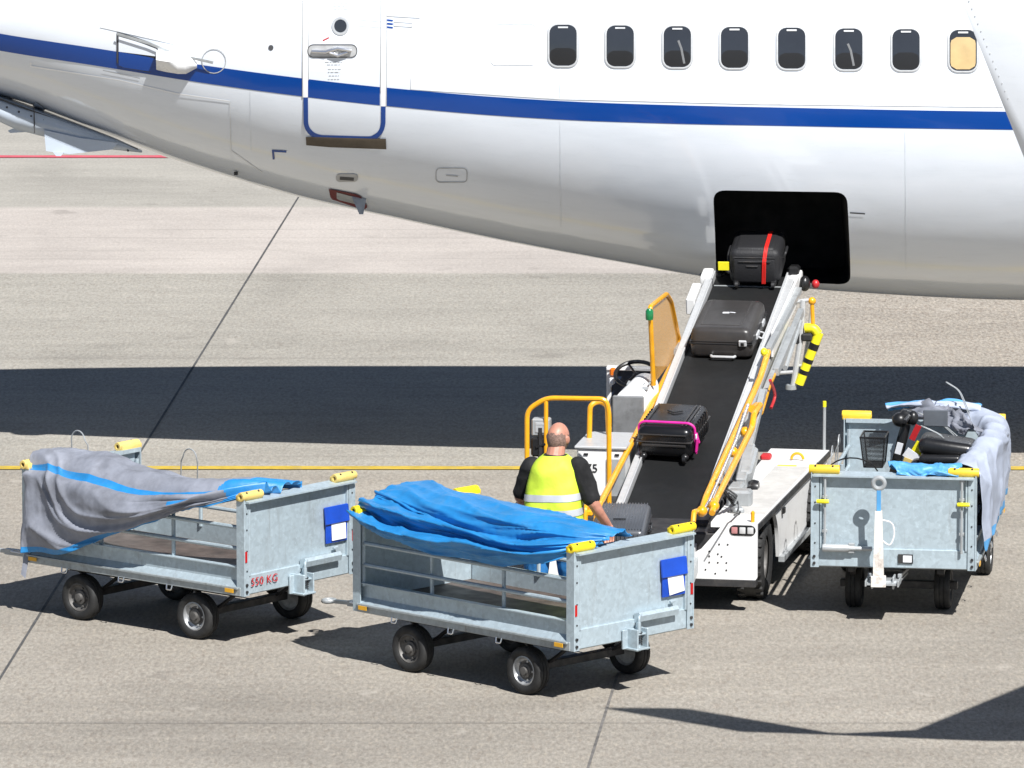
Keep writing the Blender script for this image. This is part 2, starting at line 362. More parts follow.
# ------------------------------------------------------------------ ground
def apron_mat():
    m, nt, b = new_mat('apron_concrete')
    geo = N(nt, 'ShaderNodeNewGeometry'); sep = N(nt, 'ShaderNodeSeparateXYZ'); nt.links.new(geo.outputs['Position'], sep.inputs[0])
    P = geo.outputs['Position']
    # slab rows by distance (real slabs of different concrete)
    y0, y1 = 60.0, 100.0
    mr = N(nt, 'ShaderNodeMapRange'); mr.inputs['From Min'].default_value = y0; mr.inputs['From Max'].default_value = y1
    wob = N(nt, 'ShaderNodeTexNoise', Scale=1.3, Detail=3.0); nt.links.new(P, wob.inputs['Vector'])
    wm = N(nt, 'ShaderNodeMath', operation='MULTIPLY_ADD'); nt.links.new(wob.outputs['Fac'], wm.inputs[0]); wm.inputs[1].default_value = 0.10; nt.links.new(sep.outputs['Y'], wm.inputs[2])
    nt.links.new(wm.outputs[0], mr.inputs['Value'])
    f = lambda Y: (Y-y0)/(y1-y0)
    Yl, Yf, Yk = at(0, 273).y, at(0, 207).y, at(0, 470).y
    near, mid, light, far = (0.288, 0.263, 0.227), (0.318, 0.299, 0.263), (0.43, 0.390, 0.355), (0.345, 0.326, 0.290)
    base = ramp(nt, mr.outputs[0], [(0.0, near), (f(Yk-0.25), near), (f(Yk+0.3), mid), (f(Yl)-0.0006, mid), (f(Yl)+0.0006, light), (f(Yf)-0.001, light), (f(Yf)+0.002, far)])
    # aggregate speckle
    mp0 = N(nt, 'ShaderNodeMapping'); mp0.inputs['Scale'].default_value = (1, .3, 1); nt.links.new(P, mp0.inputs['Vector'])
    n1 = N(nt, 'ShaderNodeTexNoise', Scale=34.0, Detail=3.0, Roughness=0.8); nt.links.new(mp0.outputs[0], n1.inputs['Vector'])
    s1 = ramp(nt, n1.outputs['Fac'], [(0.30, 0.48), (0.5, 1.0), (0.70, 1.55)])
    vo = N(nt, 'ShaderNodeTexVoronoi', Scale=40.0); nt.links.new(mp0.outputs[0], vo.inputs['Vector'])
    s2 = ramp(nt, vo.outputs['Color'], [(0.05, (0.74, 0.68, 0.64)), (0.4, (1, 1, 1)), (0.7, (1, .99, .97)), (0.95, (1.14, 1.10, 1.04))])
    # amount of aggregate: strong near, fine far
    am = ramp(nt, mr.outputs[0], [(0.0, 0.55), (f(Yk), 0.46), (f(Yl)-0.001, 0.45), (f(Yl)+0.001, 0.22), (1.0, 0.2)])
    o = mixcol(nt, am, base, mixcol(nt, 1.0, mixcol(nt, 1.0, base, s1, 'MULTIPLY'), s2, 'MULTIPLY'))
    # redder aggregate to the right
    sxr = N(nt, 'ShaderNodeMapRange'); sxr.inputs['From Min'].default_value = 1.2; sxr.inputs['From Max'].default_value = 3.6; nt.links.new(sep.outputs['X'], sxr.inputs['Value'])
    yr = ramp(nt, mr.outputs[0], [(f(Yk), 0.0), (f(Yk)+.02, .65), (f(Yl)-.001, .65), (f(Yl)+.001, 0.0)])
    am2 = N(nt, 'ShaderNodeMath', operation='MULTIPLY'); nt.links.new(sxr.outputs[0], am2.inputs[0]); nt.links.new(yr, am2.inputs[1])
    rd = mixcol(nt, 1.0, mixcol(nt, 1.0, mixcol(nt, 1.0, base, s1, 'MULTIPLY'), s2, 'MULTIPLY'), (1.03, 0.96, 0.92), 'MULTIPLY')
    o = mixcol(nt, am2.outputs[0], o, rd)
    # stains
    n3 = N(nt, 'ShaderNodeTexNoise', Scale=0.33, Detail=7.0, Roughness=0.62, Distortion=0.5); nt.links.new(P, n3.inputs['Vector'])
    st = ramp(nt, n3.outputs['Fac'], [(0.28, 0.80), (0.5, 1.0), (0.72, 1.12)])
    o = mixcol(nt, 0.85, o, mixcol(nt, 1.0, o, st, 'MULTIPLY'))
    mp = N(nt, 'ShaderNodeMapping'); mp.inputs['Scale'].default_value = (0.25, 2.2, 1); nt.links.new(P, mp.inputs['Vector'])
    n4 = N(nt, 'ShaderNodeTexNoise', Scale=1.0, Detail=6.0, Roughness=0.65); nt.links.new(mp.outputs[0], n4.inputs['Vector'])
    st2 = ramp(nt, n4.outputs['Fac'], [(0.3, 0.90), (0.7, 1.07)])
    o = mixcol(nt, 1.0, o, st2, 'MULTIPLY')
    mpp = N(nt, 'ShaderNodeMapping'); mpp.inputs['Scale'].default_value = (1.6, 1.0, 1); nt.links.new(P, mpp.inputs['Vector'])
    n6 = N(nt, 'ShaderNodeTexNoise', Scale=1.9, Detail=5.0, Roughness=0.55); nt.links.new(mpp.outputs[0], n6.inputs['Vector'])
    o = mixcol(nt, ramp(nt, n6.outputs['Fac'], [(0.64, 0.0), (0.72, 0.35)]), o, (0.46, 0.42, 0.37))
    mpt = N(nt, 'ShaderNodeMapping'); mpt.inputs['Scale'].default_value = (.10, 3.2, 1); mpt.inputs['Rotation'].default_value = (0, 0, .12); nt.links.new(P, mpt.inputs['Vector'])
    n7 = N(nt, 'ShaderNodeTexNoise', Scale=1.0, Detail=4.0, Roughness=0.6); nt.links.new(mpt.outputs[0], n7.inputs['Vector'])
    o = mixcol(nt, ramp(nt, n7.outputs['Fac'], [(0.60, 0.0), (0.70, 0.30)]), o, (0.17, 0.155, 0.14))
    # oil drips and tyre marks
    n5 = N(nt, 'ShaderNodeTexNoise', Scale=1.7, Detail=4.0, Roughness=0.5); nt.links.new(P, n5.inputs['Vector'])
    oil = ramp(nt, n5.outputs['Fac'], [(0.66, 0.0), (0.74, 0.30)])
    o = mixcol(nt, oil, o, (0.14, 0.125, 0.11))
    nt.links.new(o, b.inputs['Base Color'])
    b.inputs['Roughness'].default_value = 0.85; b.inputs['Specular IOR Level'].default_value = 0.25
    bp = N(nt, 'ShaderNodeBump', Strength=0.35, Distance=0.006); nt.links.new(n1.outputs['Fac'], bp.inputs['Height']); nt.links.new(bp.outputs[0], b.inputs['Normal'])
    return m
g = MB(); S = 1500
g.grid([[(-S, -S, 0), (S, -S, 0)], [(-S, S, 0), (S, S, 0)]])
tag(g.build('apron', apron_mat(), ang=0), kind='structure')
def strip(name, p, q, w, m, z=0.004):
    p = Vector(p); q = Vector(q); d = (q-p).normalized(); n = Vector((-d.y, d.x, 0))*w/2
    b = MB(); k = max(2, int((q-p).length/0.25))
    rnd = random.Random(name)
    rows = []
    for i in range(k+1):
        c = p.lerp(q, i/k); j = 1+rnd.uniform(-.10, .10)
        rows.append([(c.x-n.x*j, c.y-n.y*j, z), (c.x+n.x*j, c.y+n.y*j, z)])
    b.grid(rows)
    return tag(b.build(name, m, ang=0), kind='structure')
yl = at(517, 469.5).y
strip('yellow_line', (-30, yl+0.12, 0), (30, yl-0.02, 0), 0.17, M['line_y'], 0.008)
ry = at(100, 157).y
strip('red_line', (-40, ry, 0), (40, ry, 0), 0.19, M['line_r'], 0.008)
A, B = at(300, 195), at(60, 582)
strip('pavement_joint', A+(A-B)*1.5, B+(B-A)*0.6, 0.022, M['joint'])
M['joint_grey'] = mat('worn_joint', (0.15, 0.14, 0.13), 0.85, var=0.3, scale=6)
A, B = at(612.5, 691), at(588.7, 766)
strip('pavement_joint', A+(A-B)*0.35, B+(B-A)*2, 0.022, M['joint_grey'])
strip('pavement_joint', (-30, at(0, 724).y, 0), (30, at(0, 724).y+0.05, 0), 0.007, M['joint_grey'])
# ================================================================== AIRCRAFT
YC = 70.8
plane = tag(empty('airplane', (2.0, YC, 0)), 'white airliner with a blue stripe and an open cargo door, tail at left', 'airplane')
PL = Vector((2.0, YC, 0))
_sx = []; _sz = []
for px, py in ((0, 97), (100, 132), (170, 158), (240, 180), (300, 197), (400, 219), (500, 240), (620, 262), (720, 279), (850, 292), (1024, 300)):
    p = atY(px, py, YC); _sx.append(p.x); _sz.append(p.z+0.016)
zb_f = pchip([-10.5, -8.0]+_sx+[8, 22, 25, 27.5], [4.35, 3.80]+_sz+[_sz[-1]-0.02, _sz[-1]-0.02, 1.6, 2.5])
zt0 = _sz[-1]+4.01
zt_f = pchip([-10.5, -6, 0, 22, 25, 27.5], [4.75, 5.0, zt0, zt0, 4.3, 3.0])
w_f = pchip([-10.5, -8, -6, -4, -2, 0, 2, 3.5, 22, 25, 27.5], [.18, .66, 1.10, 1.45, 1.68, 1.81, 1.872, 1.88, 1.88, 1.45, .3])
def fus(X):
    zb, zt, w = zb_f(X), zt_f(X), w_f(X)
    return w, zb+0.53*(zt-zb), zt, zb
def surfY(X, z):
    w, zc, zt, zb = fus(X)
    h = (zt-zc) if z > zc else (zc-zb)
    q = min(0.985, abs(z-zc)/h)
    return YC-w*math.sqrt(1-q*q)
def hit(px, py, lift=0.003):
    Y = YC-1.4
    for _ in range(40):
        p = atY(px, py, Y); Y = Y*0.5+surfY(p.x, p.z)*0.5
    p = atY(px, py, Y)
    e = 0.02
    dx = (surfY(p.x+e, p.z)-surfY(p.x-e, p.z))/(2*e); dz = (surfY(p.x, p.z+e)-surfY(p.x, p.z-e))/(2*e)
    n = Vector((dx, -1, dz)).normalized()
    return p+n*lift
# skin: closed loft, cargo opening cut out of it
b = MB(); xs = []
x = -10.5
while x < 27.5: xs.append(x); x += 0.12 if -6 < x < 7 else 0.6
xs.append(27.5)
rings = []
for X in xs:
    w, zc, zt, zb = fus(X); ring = []
    for k in range(128):
        a = 2*PI*k/128; s = math.sin(a)
        ring.append((X, YC-w*math.cos(a), zc+(zt-zc if s > 0 else zc-zb)*s))
    rings.append(ring)
b.loft(rings)
fuselage = b.build('fuselage', [M['white'], M['hold']], plane, ang=0, off=PL)
D0 = hit(713, 190); D1 = hit(847, 190); zb0 = hit(715, 277).z; zb1 = hit(850, 284.5).z
c = MB(); poly = []
cor = [(D0.x, D0.z), (D1.x, D1.z-0.02), (hit(850.5, 284).x, zb1), (hit(716, 277).x, zb0)]
flat = fillet([(p[0], 0, p[1]) for p in cor], 0.11, 6, True)
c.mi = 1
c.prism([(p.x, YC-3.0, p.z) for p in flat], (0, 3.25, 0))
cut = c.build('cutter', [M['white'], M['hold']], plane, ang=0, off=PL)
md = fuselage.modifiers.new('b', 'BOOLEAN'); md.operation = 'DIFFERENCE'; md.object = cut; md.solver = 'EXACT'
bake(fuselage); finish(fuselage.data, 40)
bpy.data.objects.remove(cut)

def rib(name, m, pts, w, lift=0.004, closed=False, step=6, parent=plane, th=None):     # strip of width w px following the skin
    P = []
    q = [Vector((p[0], p[1], 0)) for p in pts]
    if closed: q.append(q[0])
    for a, bb in zip(q, q[1:]):
        k = max(1, int((bb-a).length/step))
        for i in range(k): P.append(a.lerp(bb, i/k))
    if not closed: P.append(q[-1])
    n = len(P); rows = []
    for i in range(n):
        a = P[(i-1) % n] if closed else P[max(i-1, 0)]; c2 = P[(i+1) % n] if closed else P[min(i+1, n-1)]
        t = (c2-a).normalized(); nn = Vector((-t.y, t.x, 0))*w/2
        if closed or 0 < i < n-1:
            t0 = (P[i]-a).normalized(); cs = max(0.5, abs(t0.dot(t))); nn = nn/cs
        rows.append([hit(P[i].x+nn.x, P[i].y+nn.y, lift), hit(P[i].x, P[i].y, lift+0.001), hit(P[i].x-nn.x, P[i].y-nn.y, lift)])
    b = MB(); b.grid(rows, cu=closed)
    return b.build(name, m, parent, ang=180, off=PL)
def patch(name, m, poly, lift=0.004, parent=plane, n=8):                                # filled outline on the skin, by scan rows
    ys = [p[1] for p in poly]; y0, y1 = min(ys)+0.01, max(ys)-0.01; rows = []
    for i in range(n+1):
        y = y0+(y1-y0)*i/n; X = []
        for (ax, ay), (bx, by) in zip(poly, poly[1:]+poly[:1]):
            if (ay-y)*(by-y) <= 0 and ay != by: X.append(ax+(bx-ax)*(y-ay)/(by-ay))
        if len(X) >= 2: rows.append([hit(min(X)+(max(X)-min(X))*j/6, y, lift) for j in range(7)])
    b = MB(); b.grid(rows); return b.build(name, m, parent, ang=180, off=PL)
def rrect(x0, y0, x1, y1, r, n=5, sk=0.0):
    cs = [(x1-r, y0+r, -90), (x1-r, y1-r, 0), (x0+r, y1-r, 90), (x0+r, y0+r, 180)]
    return [(cx+r*math.cos(R(a+90*k/n))+sk*((cx+r*math.cos(R(a+90*k/n)))-x0), cy+r*math.sin(R(a+90*k/n))) for cx, cy, a in cs for k in range(n+1)]
def oval(cx, cy, rx, ry, n=20): return [(cx+rx*math.cos(2*PI*k/n), cy+ry*math.sin(2*PI*k/n)) for k in range(n)]

# blue stripe
yc = pchip([-420, -200, 0, 100, 200, 300, 400, 500, 600, 700, 800, 900, 1000, 1700], [-62, -1, 42, 57.5, 73.5, 87, 98, 106.5, 112, 115, 117, 119, 120.5, 128])
hw = pchip([-420, 0, 600, 1000, 1700], [7.5, 8.5, 9.3, 9, 9])
rows = []
for i in range(0, 150):
    px = -380+i*13.5
    rows.append([hit(px, yc(px)-hw(px)+2*hw(px)*j/4, 0.003) for j in range(5)])
sb = MB(); sb.grid(rows); sb.build('blue_stripe', M['blue'], plane, ang=180, off=PL)

# cabin windows
for i in range(8):
    cx = 563+i*57.15; cy = 45+i*0.75
    fr = rib('window', M['alu_pale'], rrect(cx-14.4, cy-20.9, cx+14.4, cy+21.4, 9), 1.5, 0.010, True, 4)
    rib('gasket', M['seam'], rrect(cx-15.5, cy-22, cx+15.5, cy+22.5, 10), 0.9, 0.006, True, 4, parent=fr)
    pane = patch('pane', M['glass'], rrect(cx-14, cy-20.5, cx+14, cy+21, 8.8), 0.006, fr, 14)
    if i == 7: patch('blind', M['blind'], rrect(cx-12.6, cy-13, cx+12.6, cy+19, 6), 0.0085, fr, 10)
    else: patch('painted_dark_half', M['black'], rrect(cx-12.8, cy+3+(i*5 % 3), cx+12.8, cy+19.6, 6), 0.0075, fr, 8)  # black patch paints the pane dark below the sky reflection
    rib('pull', M['alu_pale'], [(cx-5, cy-17.5), (cx+5, cy-17.5)], 1.6, 0.013, parent=fr)

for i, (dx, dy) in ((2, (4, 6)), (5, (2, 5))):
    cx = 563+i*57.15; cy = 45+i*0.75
    rib('painted_glint', mat('glint_grey', (0.16, 0.165, 0.17), 0.5), [(cx+dx-3, cy-dy), (cx+dx, cy+2), (cx+dx+3, cy+17)], 2.2, 0.0095, parent=plane)  # thin grey strip paints a streak of reflected light on the pane
M['seam_faint'] = mat('faint_lap_seam', (0.69, 0.73, 0.785), 0.3)
for px in (560, 872): rib('frame_seam', M['seam_faint'], [(px, -30), (px, yc(px)-11)], 0.5, 0.003, step=10)
for px, dy in ((250, 70), (560, 118), (905, 150)): rib('frame_seam', M['seam_faint'], [(px, yc(px)+11), (px+1, yc(px)+dy)], 0.5, 0.002, step=10)
# rear service door
door = patch('service_door', M['white'], rrect(307, -60, 383, 136, 12), 0.004, n=30)
rib('door_edge', M['pale_edge'], [(305.5, -60), (305.5, 97)], 5, 0.0075, parent=door)
rib('door_edge', M['pale_edge'], [(384, -60), (383.5, 106)], 5, 0.0075, parent=door)
rib('door_seam', M['seam'], [(302.6, -60), (302.8, 97)], 0.9, 0.009, parent=door)
rib('door_seam', M['seam'], [(386.8, -60), (386.3, 106)], 0.9, 0.009, parent=door)
rib('door_seam', M['seam'], [(308.6, -60), (308.5, 80)], 0.9, 0.009, parent=door)
rib('door_seam', M['seam'], [(381, -60), (380.8, 92)], 0.9, 0.009, parent=door)
k = [(305.8, 97), (306, 121)]+[(322-16*math.cos(R(a)), 121+15.5*math.sin(R(a))) for a in range(10, 90, 10)]+[(322, 136.8), (368, 138.2)]+[(368+15*math.sin(R(a)), 123+15.2*math.cos(R(a))) for a in range(10, 90, 10)]+[(383.3, 122), (383.4, 106)]
rib('blue_edge', M['blue'], k, 4.6, 0.0085, parent=door, step=3)
# the stripe runs on over the door leaf
rows = [[hit(px, yc(px)-hw(px)+2*hw(px)*j/4, 0.0062) for j in range(5)] for px in range(308, 383, 4)]
sb = MB(); sb.grid(rows); sb.build('door_stripe', M['blue'], door, ang=180, off=PL)
patch('sill_plate', M['brown'], [(306, 136), (312, 139), (378, 142), (386, 137.5), (386.5, 148.5), (306.5, 145.5)], 0.012, door, 6)
hd = patch('handle_recess', M['alu'], rrect(308, 44.5, 357, 57, 5.5), 0.008, door)
rib('handle_rim', M['seam_dark'], rrect(308, 44.5, 357, 57, 5.5), 0.9, 0.011, True, 3, parent=hd)
lv = MB(); lv.tube([hit(312, 51, .02), hit(326, 51.5, .03), hit(338, 48, .035), hit(352, 50, .03)], .018, 8)
lv.tube([hit(330, 52, .03), hit(338, 55, .03), hit(348, 52, .03)], .016, 8)
lv.build('handle', M['chrome'], hd, off=PL)
pc = patch('porthole', M['glass'], oval(340.5, 26, 6.5, 6.8), 0.008, door)
rib('porthole_rim', M['alu'], oval(340.5, 26, 7.6, 7.9), 2.6, 0.011, True, 2, parent=pc)
for y, x0, x1 in ((3, 330, 352), (6, 333, 349), (9, 334, 348), (62, 325, 342), (64.5, 327, 340), (69, 328, 341), (72, 328, 340), (75.5, 329, 339), (79, 328, 340)):
    x = x0
    rr = random.Random(y)
    while x < x1:
        L = rr.uniform(1.5, 4); rib('placard_line', M['seam'], [(x, y), (min(x+L, x1), y)], 0.8, 0.007, parent=door); x += L+1
rib('red_mark', M['red'], [(323, 40.5), (329, 37.5)], 1.3, 0.007, parent=door)
# marks right of the door
rib('panel_seam', M['seam'], [(387, 16), (420, 18)], 1.0, 0.005)
for yy in (20, 23.5, 27): rib('blue_mark', M['blue'], [(387, yy), (393, yy+0.6)], 1.6, 0.005)
rib('small_placard', M['seam'], [(358, 20), (382, 22), (382, 28), (358, 26)], 0.7, 0.005, True)
rib('small_placard', M['seam'], [(394, 22), (412, 23), (412, 27), (394, 26)], 0.7, 0.005, True)
# faint panel seams
M['seam_pale'] = mat('pale_panel_seam', (0.70, 0.71, 0.72), 0.3)
rib('panel_seam', M['seam_pale'], [(411, 78), (411, 89), (560, 99), (760, 104), (1003, 107)], 0.8, 0.0045, step=10)
rib('panel_seam', M['seam_pale'], rrect(491, 24, 536, 65, 5), 0.7, 0.004, True)
rib('panel_seam', M['pale_edge'], [(31, 62), (31, 66), (120, 80), (175, 93), (230, 101)], 1.3, 0.005)
rib('panel_seam', M['seam_pale'], [(230, 101), (231, 150), (262, 172)], 0.7, 0.004)
rib('hatch_seam', M['seam'], rrect(436, 168, 467, 182, 4), 0.9, 0.005, True, 3)
rib('hatch_seam', M['seam'], [(446, 175), (458, 176)], 1.2, 0.005)
rib('door_mark', M['seam_dark'], [(850, 212.5), (865, 213.5)], 1.3, 0.005)
rib('blue_mark', M['blue'], [(286.5, 151.3), (273, 150.5), (273.8, 159)], 2.0, 0.005, step=2)
pt = patch('static_port', M['seam_dark'], oval(271, 47.5, 2.6, 2.8), 0.006)
vt = patch('vent', M['seam'], rrect(336, 173.5, 358, 181.5, 3.5), 0.006); rib('vent_slot', M['seam_dark'], [(340, 177.5), (354, 178.5)], 3.2, 0.009, parent=vt)
dr = patch('drain_recess', M['maroon'], [(329, 188), (360, 194), (368, 206), (364, 209), (331, 198)], 0.010)
patch('recess_floor', M['lgrey'], [(337, 191), (356, 196), (357, 203), (337, 198)], 0.014, dr)
mb = MB(); p0 = hit(356, 196, 0.0); mb.prism([p0+Vector((-.05, 0, .02)), p0+Vector((.09, 0, -.03)), p0+Vector((.065, -.06, -.155)), p0+Vector((.03, -.06, -.155))], (0, .02, 0)); mb.build('drain_mast', M['lgrey'], dr, off=PL)
mb = MB(); p0 = hit(236, 171, 0.0); mb.box(p0+Vector((0, -.01, -.02)), (.035, .03, .03)); mb.build('drain_pipe', M['steel_dark'], plane, off=PL)
# auxiliary intake on the tail
ap = patch('air_intake', M['seam_dark'], [(117, 31.5), (140, 38), (158, 45), (158, 66), (150, 72), (117, 66)], 0.010)
patch('intake_floor', M['white'], [(119, 36), (140, 42), (158, 49), (158, 56), (119, 51)], 0.016, ap)
patch('blue_floor', M['blue'], [(119, 51), (158, 58), (158, 72), (119, 66)], 0.016, ap)
rib('intake_lip', M['lgrey'], [(118, 32.5), (150, 42), (178, 53), (214, 61)], 2.6, 0.05, parent=ap)
sc = MB()
fr = [hit(156, 50, .02), hit(156, 69, .02)]
def ringat(px, y0, y1, d): 
    a, c2 = hit(px, y0, 0), hit(px, y1, 0); o = Vector((0, -1, .15)).normalized()*d
    return [a, a+o*0.8, (a+c2)/2+o*1.15, c2+o*0.8, c2, (a+c2)/2]
sc.loft([ringat(157, 51, 70, .17), ringat(166, 52, 72, .20), ringat(178, 53, 74, .19), ringat(186, 56, 74, .12), ringat(197, 61, 68, .03)])
sc.build('intake_scoop', M['pale_edge'], ap, off=PL, ang=50)
rib('intake_ring', M['seam'], oval(214, 61, 12, 12), 0.9, 0.006, True, 3, parent=ap)
rib('intake_frame', M['seam_pale'], [(100, 27), (175, 44), (175, 50)], 0.9, 0.005, parent=ap)
rib('rivet_row', M['seam'], [(103, 70), (140, 78)], 0.9, 0.005, parent=ap, step=3)
# fairing slung under the tail
tf = MB()
def tfr(px, ya, yb, d):
    a = atY(px, ya, YC-0.62); c2 = atY(px, yb, YC-0.62)
    return [a+Vector((0, -d*.6, 0)), a.lerp(c2, .35)+Vector((0, -d, 0)), c2+Vector((0, -d*.5, 0)), c2+Vector((0, d*.5, 0)), a.lerp(c2, .35)+Vector((0, d, 0)), a+Vector((0, d*.6, 0))]
tf.loft([tfr(-90, 62, 92, .24), tfr(-40, 80, 108, .24), tfr(0, 97, 120, .23), tfr(17, 103, 128, .22), tfr(40, 111, 134, .21), tfr(80, 126, 143, .17), tfr(115, 139, 149, .11), tfr(142, 150.5, 152.5, .03)])
fa = tf.build('tail_fairing', M['grey_paint'], plane, off=PL, ang=100)
fn = MB(); Yf = YC-.80
fn.prism([atY(x, y, Yf) for x, y in ((44, 130), (46, 151), (60, 153), (70, 154), (112, 149.5), (118, 143), (80, 138))], (0, .05, 0))
fn.prism([atY(x, y, Yf+.1) for x, y in ((20, 126), (8, 131), (10, 133), (36, 131.5))], (0, .04, 0))
fn.prism([atY(x, y, Yf-.01) for x, y in ((53, 152), (56, 156), (61, 156), (64, 152))], (0, .07, 0))
fn.build('tail_skid', M['grey_paint'], fa, off=PL)
fs = MB()
sl = [atY(px, 97+(px/142)*54, YC-.62) for px in range(-30, 143, 12)]
fs.tube([p+Vector((0, -.15*(1-max(0, i-4)/12), 0.005)) for i, p in enumerate(sl)], .008, 6)
fs.tube([atY(34, 108, YC-.84), atY(34.5, 133, YC-.83)], .006, 6)
for i, p in enumerate(sl[1:-1]): fs.sphere(p+Vector((0.02, -.20*(1-max(0, i-3)/12), -.045)), (.010, .010, .010), 8, 6)
fs.build('seam', M['seam_dark'], fa, off=PL)
rib('fairing_bracket', M['grey_paint'], [(34, 104), (40, 108), (43, 111)], 7, .01)

# wing with its upturned tip (right, mostly out of the picture; casts the pointed shadow at lower right)
def on_ground_sun(px, py, z): p = at(px, py, 0); return Vector((p.x+SUN.x*z, p.y+SUN.y*z, z))
def foil(le, te, th, up):                                             # closed section from leading to trailing edge
    le = Vector(le); te = Vector(te); c2 = te-le; upv = Vector(up).normalized(); L = c2.length; out = []
    for t, y in ((0, 0), (.02, .35), (.1, .75), (.3, 1), (.6, .7), (.85, .28), (1, .02)): out.append(le+c2*t+upv*(y*th*L/2))
    for t, y in ((1, -.02), (.85, -.28), (.6, -.7), (.3, -1), (.1, -.75), (.02, -.35)): out.append(le+c2*t+upv*(y*th*L/2))
    return out
Yt = on_ground_sun(620, 707, 6.15).y
TEt = atY(952, -22, Yt)
W = {}
te_b = on_ground_sun(914, 730.6, 4.2); te_m = atY(1027, 165, Yt+.15); te_m2 = on_ground_sun(830, 723.8, 4.5); te_m2.y = Yt+.32; te_m2.x = max(te_m2.x, atY(1060, 240, Yt+.3).x)
le_t = on_ground_sun(690, 716.5, TEt.z-.03); le_t.y = TEt.y-.02; le_m = on_ground_sun(831, 737.5, te_m.z); le_m.y = te_m.y-.03; le_b = on_ground_sun(1000, 741, 4.5)
tipLE = on_ground_sun(1110, 741.5, 4.22)
te1 = on_ground_sun(1024, 685.5, 4.12)
wing = MB()
secs = [foil((15.5, YC-1.3, 2.1), (9.2, YC-1.3, 2.3), .12, (0, 0, 1)),
        foil((12.5, 66.0, 2.9), (8.2, 65.5, 2.95), .12, (0, 0, 1)),
        foil((te1.x+2.6, te1.y+.2, 4.0), te1, .11, (0, 0, 1)),
        foil(tipLE, te_b, .10, (0, -.15, 1))]
wing.loft(secs)
wg = wing.build('wing', M['white'], plane, off=PL, ang=50)
wl = MB()
nrm = (0, -1, .05)
wl.loft([foil(tipLE+Vector((-.1, .02, .01)), te_b+Vector((0, .02, .0)), .08, (0, -.7, .7)), foil(le_b, te_m2, .08, (0, -1, .35)), foil(le_m, te_m, .08, nrm), foil(le_t, TEt, .08, nrm)])
w2 = wl.build('winglet', M['white'], wg, off=PL, ang=60)
rv = MB()
for i in range(26):
    t = i/25; a = te_m.lerp(TEt, t) if i > 8 else te_m2.lerp(te_m, i/8)
    c2 = (le_m.lerp(le_t, t)-a).normalized()
    rv.sphere(a+c2*.055+Vector((0, -.008, 0)), (.0045, .003, .0045), 6, 4)
rv.build('rivet_row', M['seam'], w2, off=PL)
print('winglet', TEt, te_m, te_m2, te_b, tipLE)
# landing gear, out of the picture
for gx, gy in ((10.5, -2.6), (10.5, 2.6)):
    s = MB(); s.tube([(gx, YC+gy, 2.4), (gx, YC+gy, .5)], .11, 12); st = s.build('gear_strut', M['alu'], plane, off=PL)
    for d in (-.25, .25):
        t = MB(); t.lathe([(0, -.15), (.3, -.15), (.5, -.17), (.55, -.08), (.55, .08), (.5, .17), (.3, .15), (0, .15)], (gx, YC+gy+d, .55), (0, 1, 0)); t.build('tyre', M['tyre'], st, off=PL)
s = MB(); s.tube([(23.5, YC, 1.6), (23.5, YC, .3)], .08, 12); st = s.build('gear_strut', M['alu'], plane, off=PL)
for d in (-.18, .18):
    t = MB(); t.lathe([(0, -.08), (.2, -.08), (.32, -.09), (.34, -.04), (.34, .04), (.32, .09), (.2, .08), (0, .08)], (23.5, YC+d, .34), (0, 1, 0)); t.build('tyre', M['tyre'], st, off=PL)
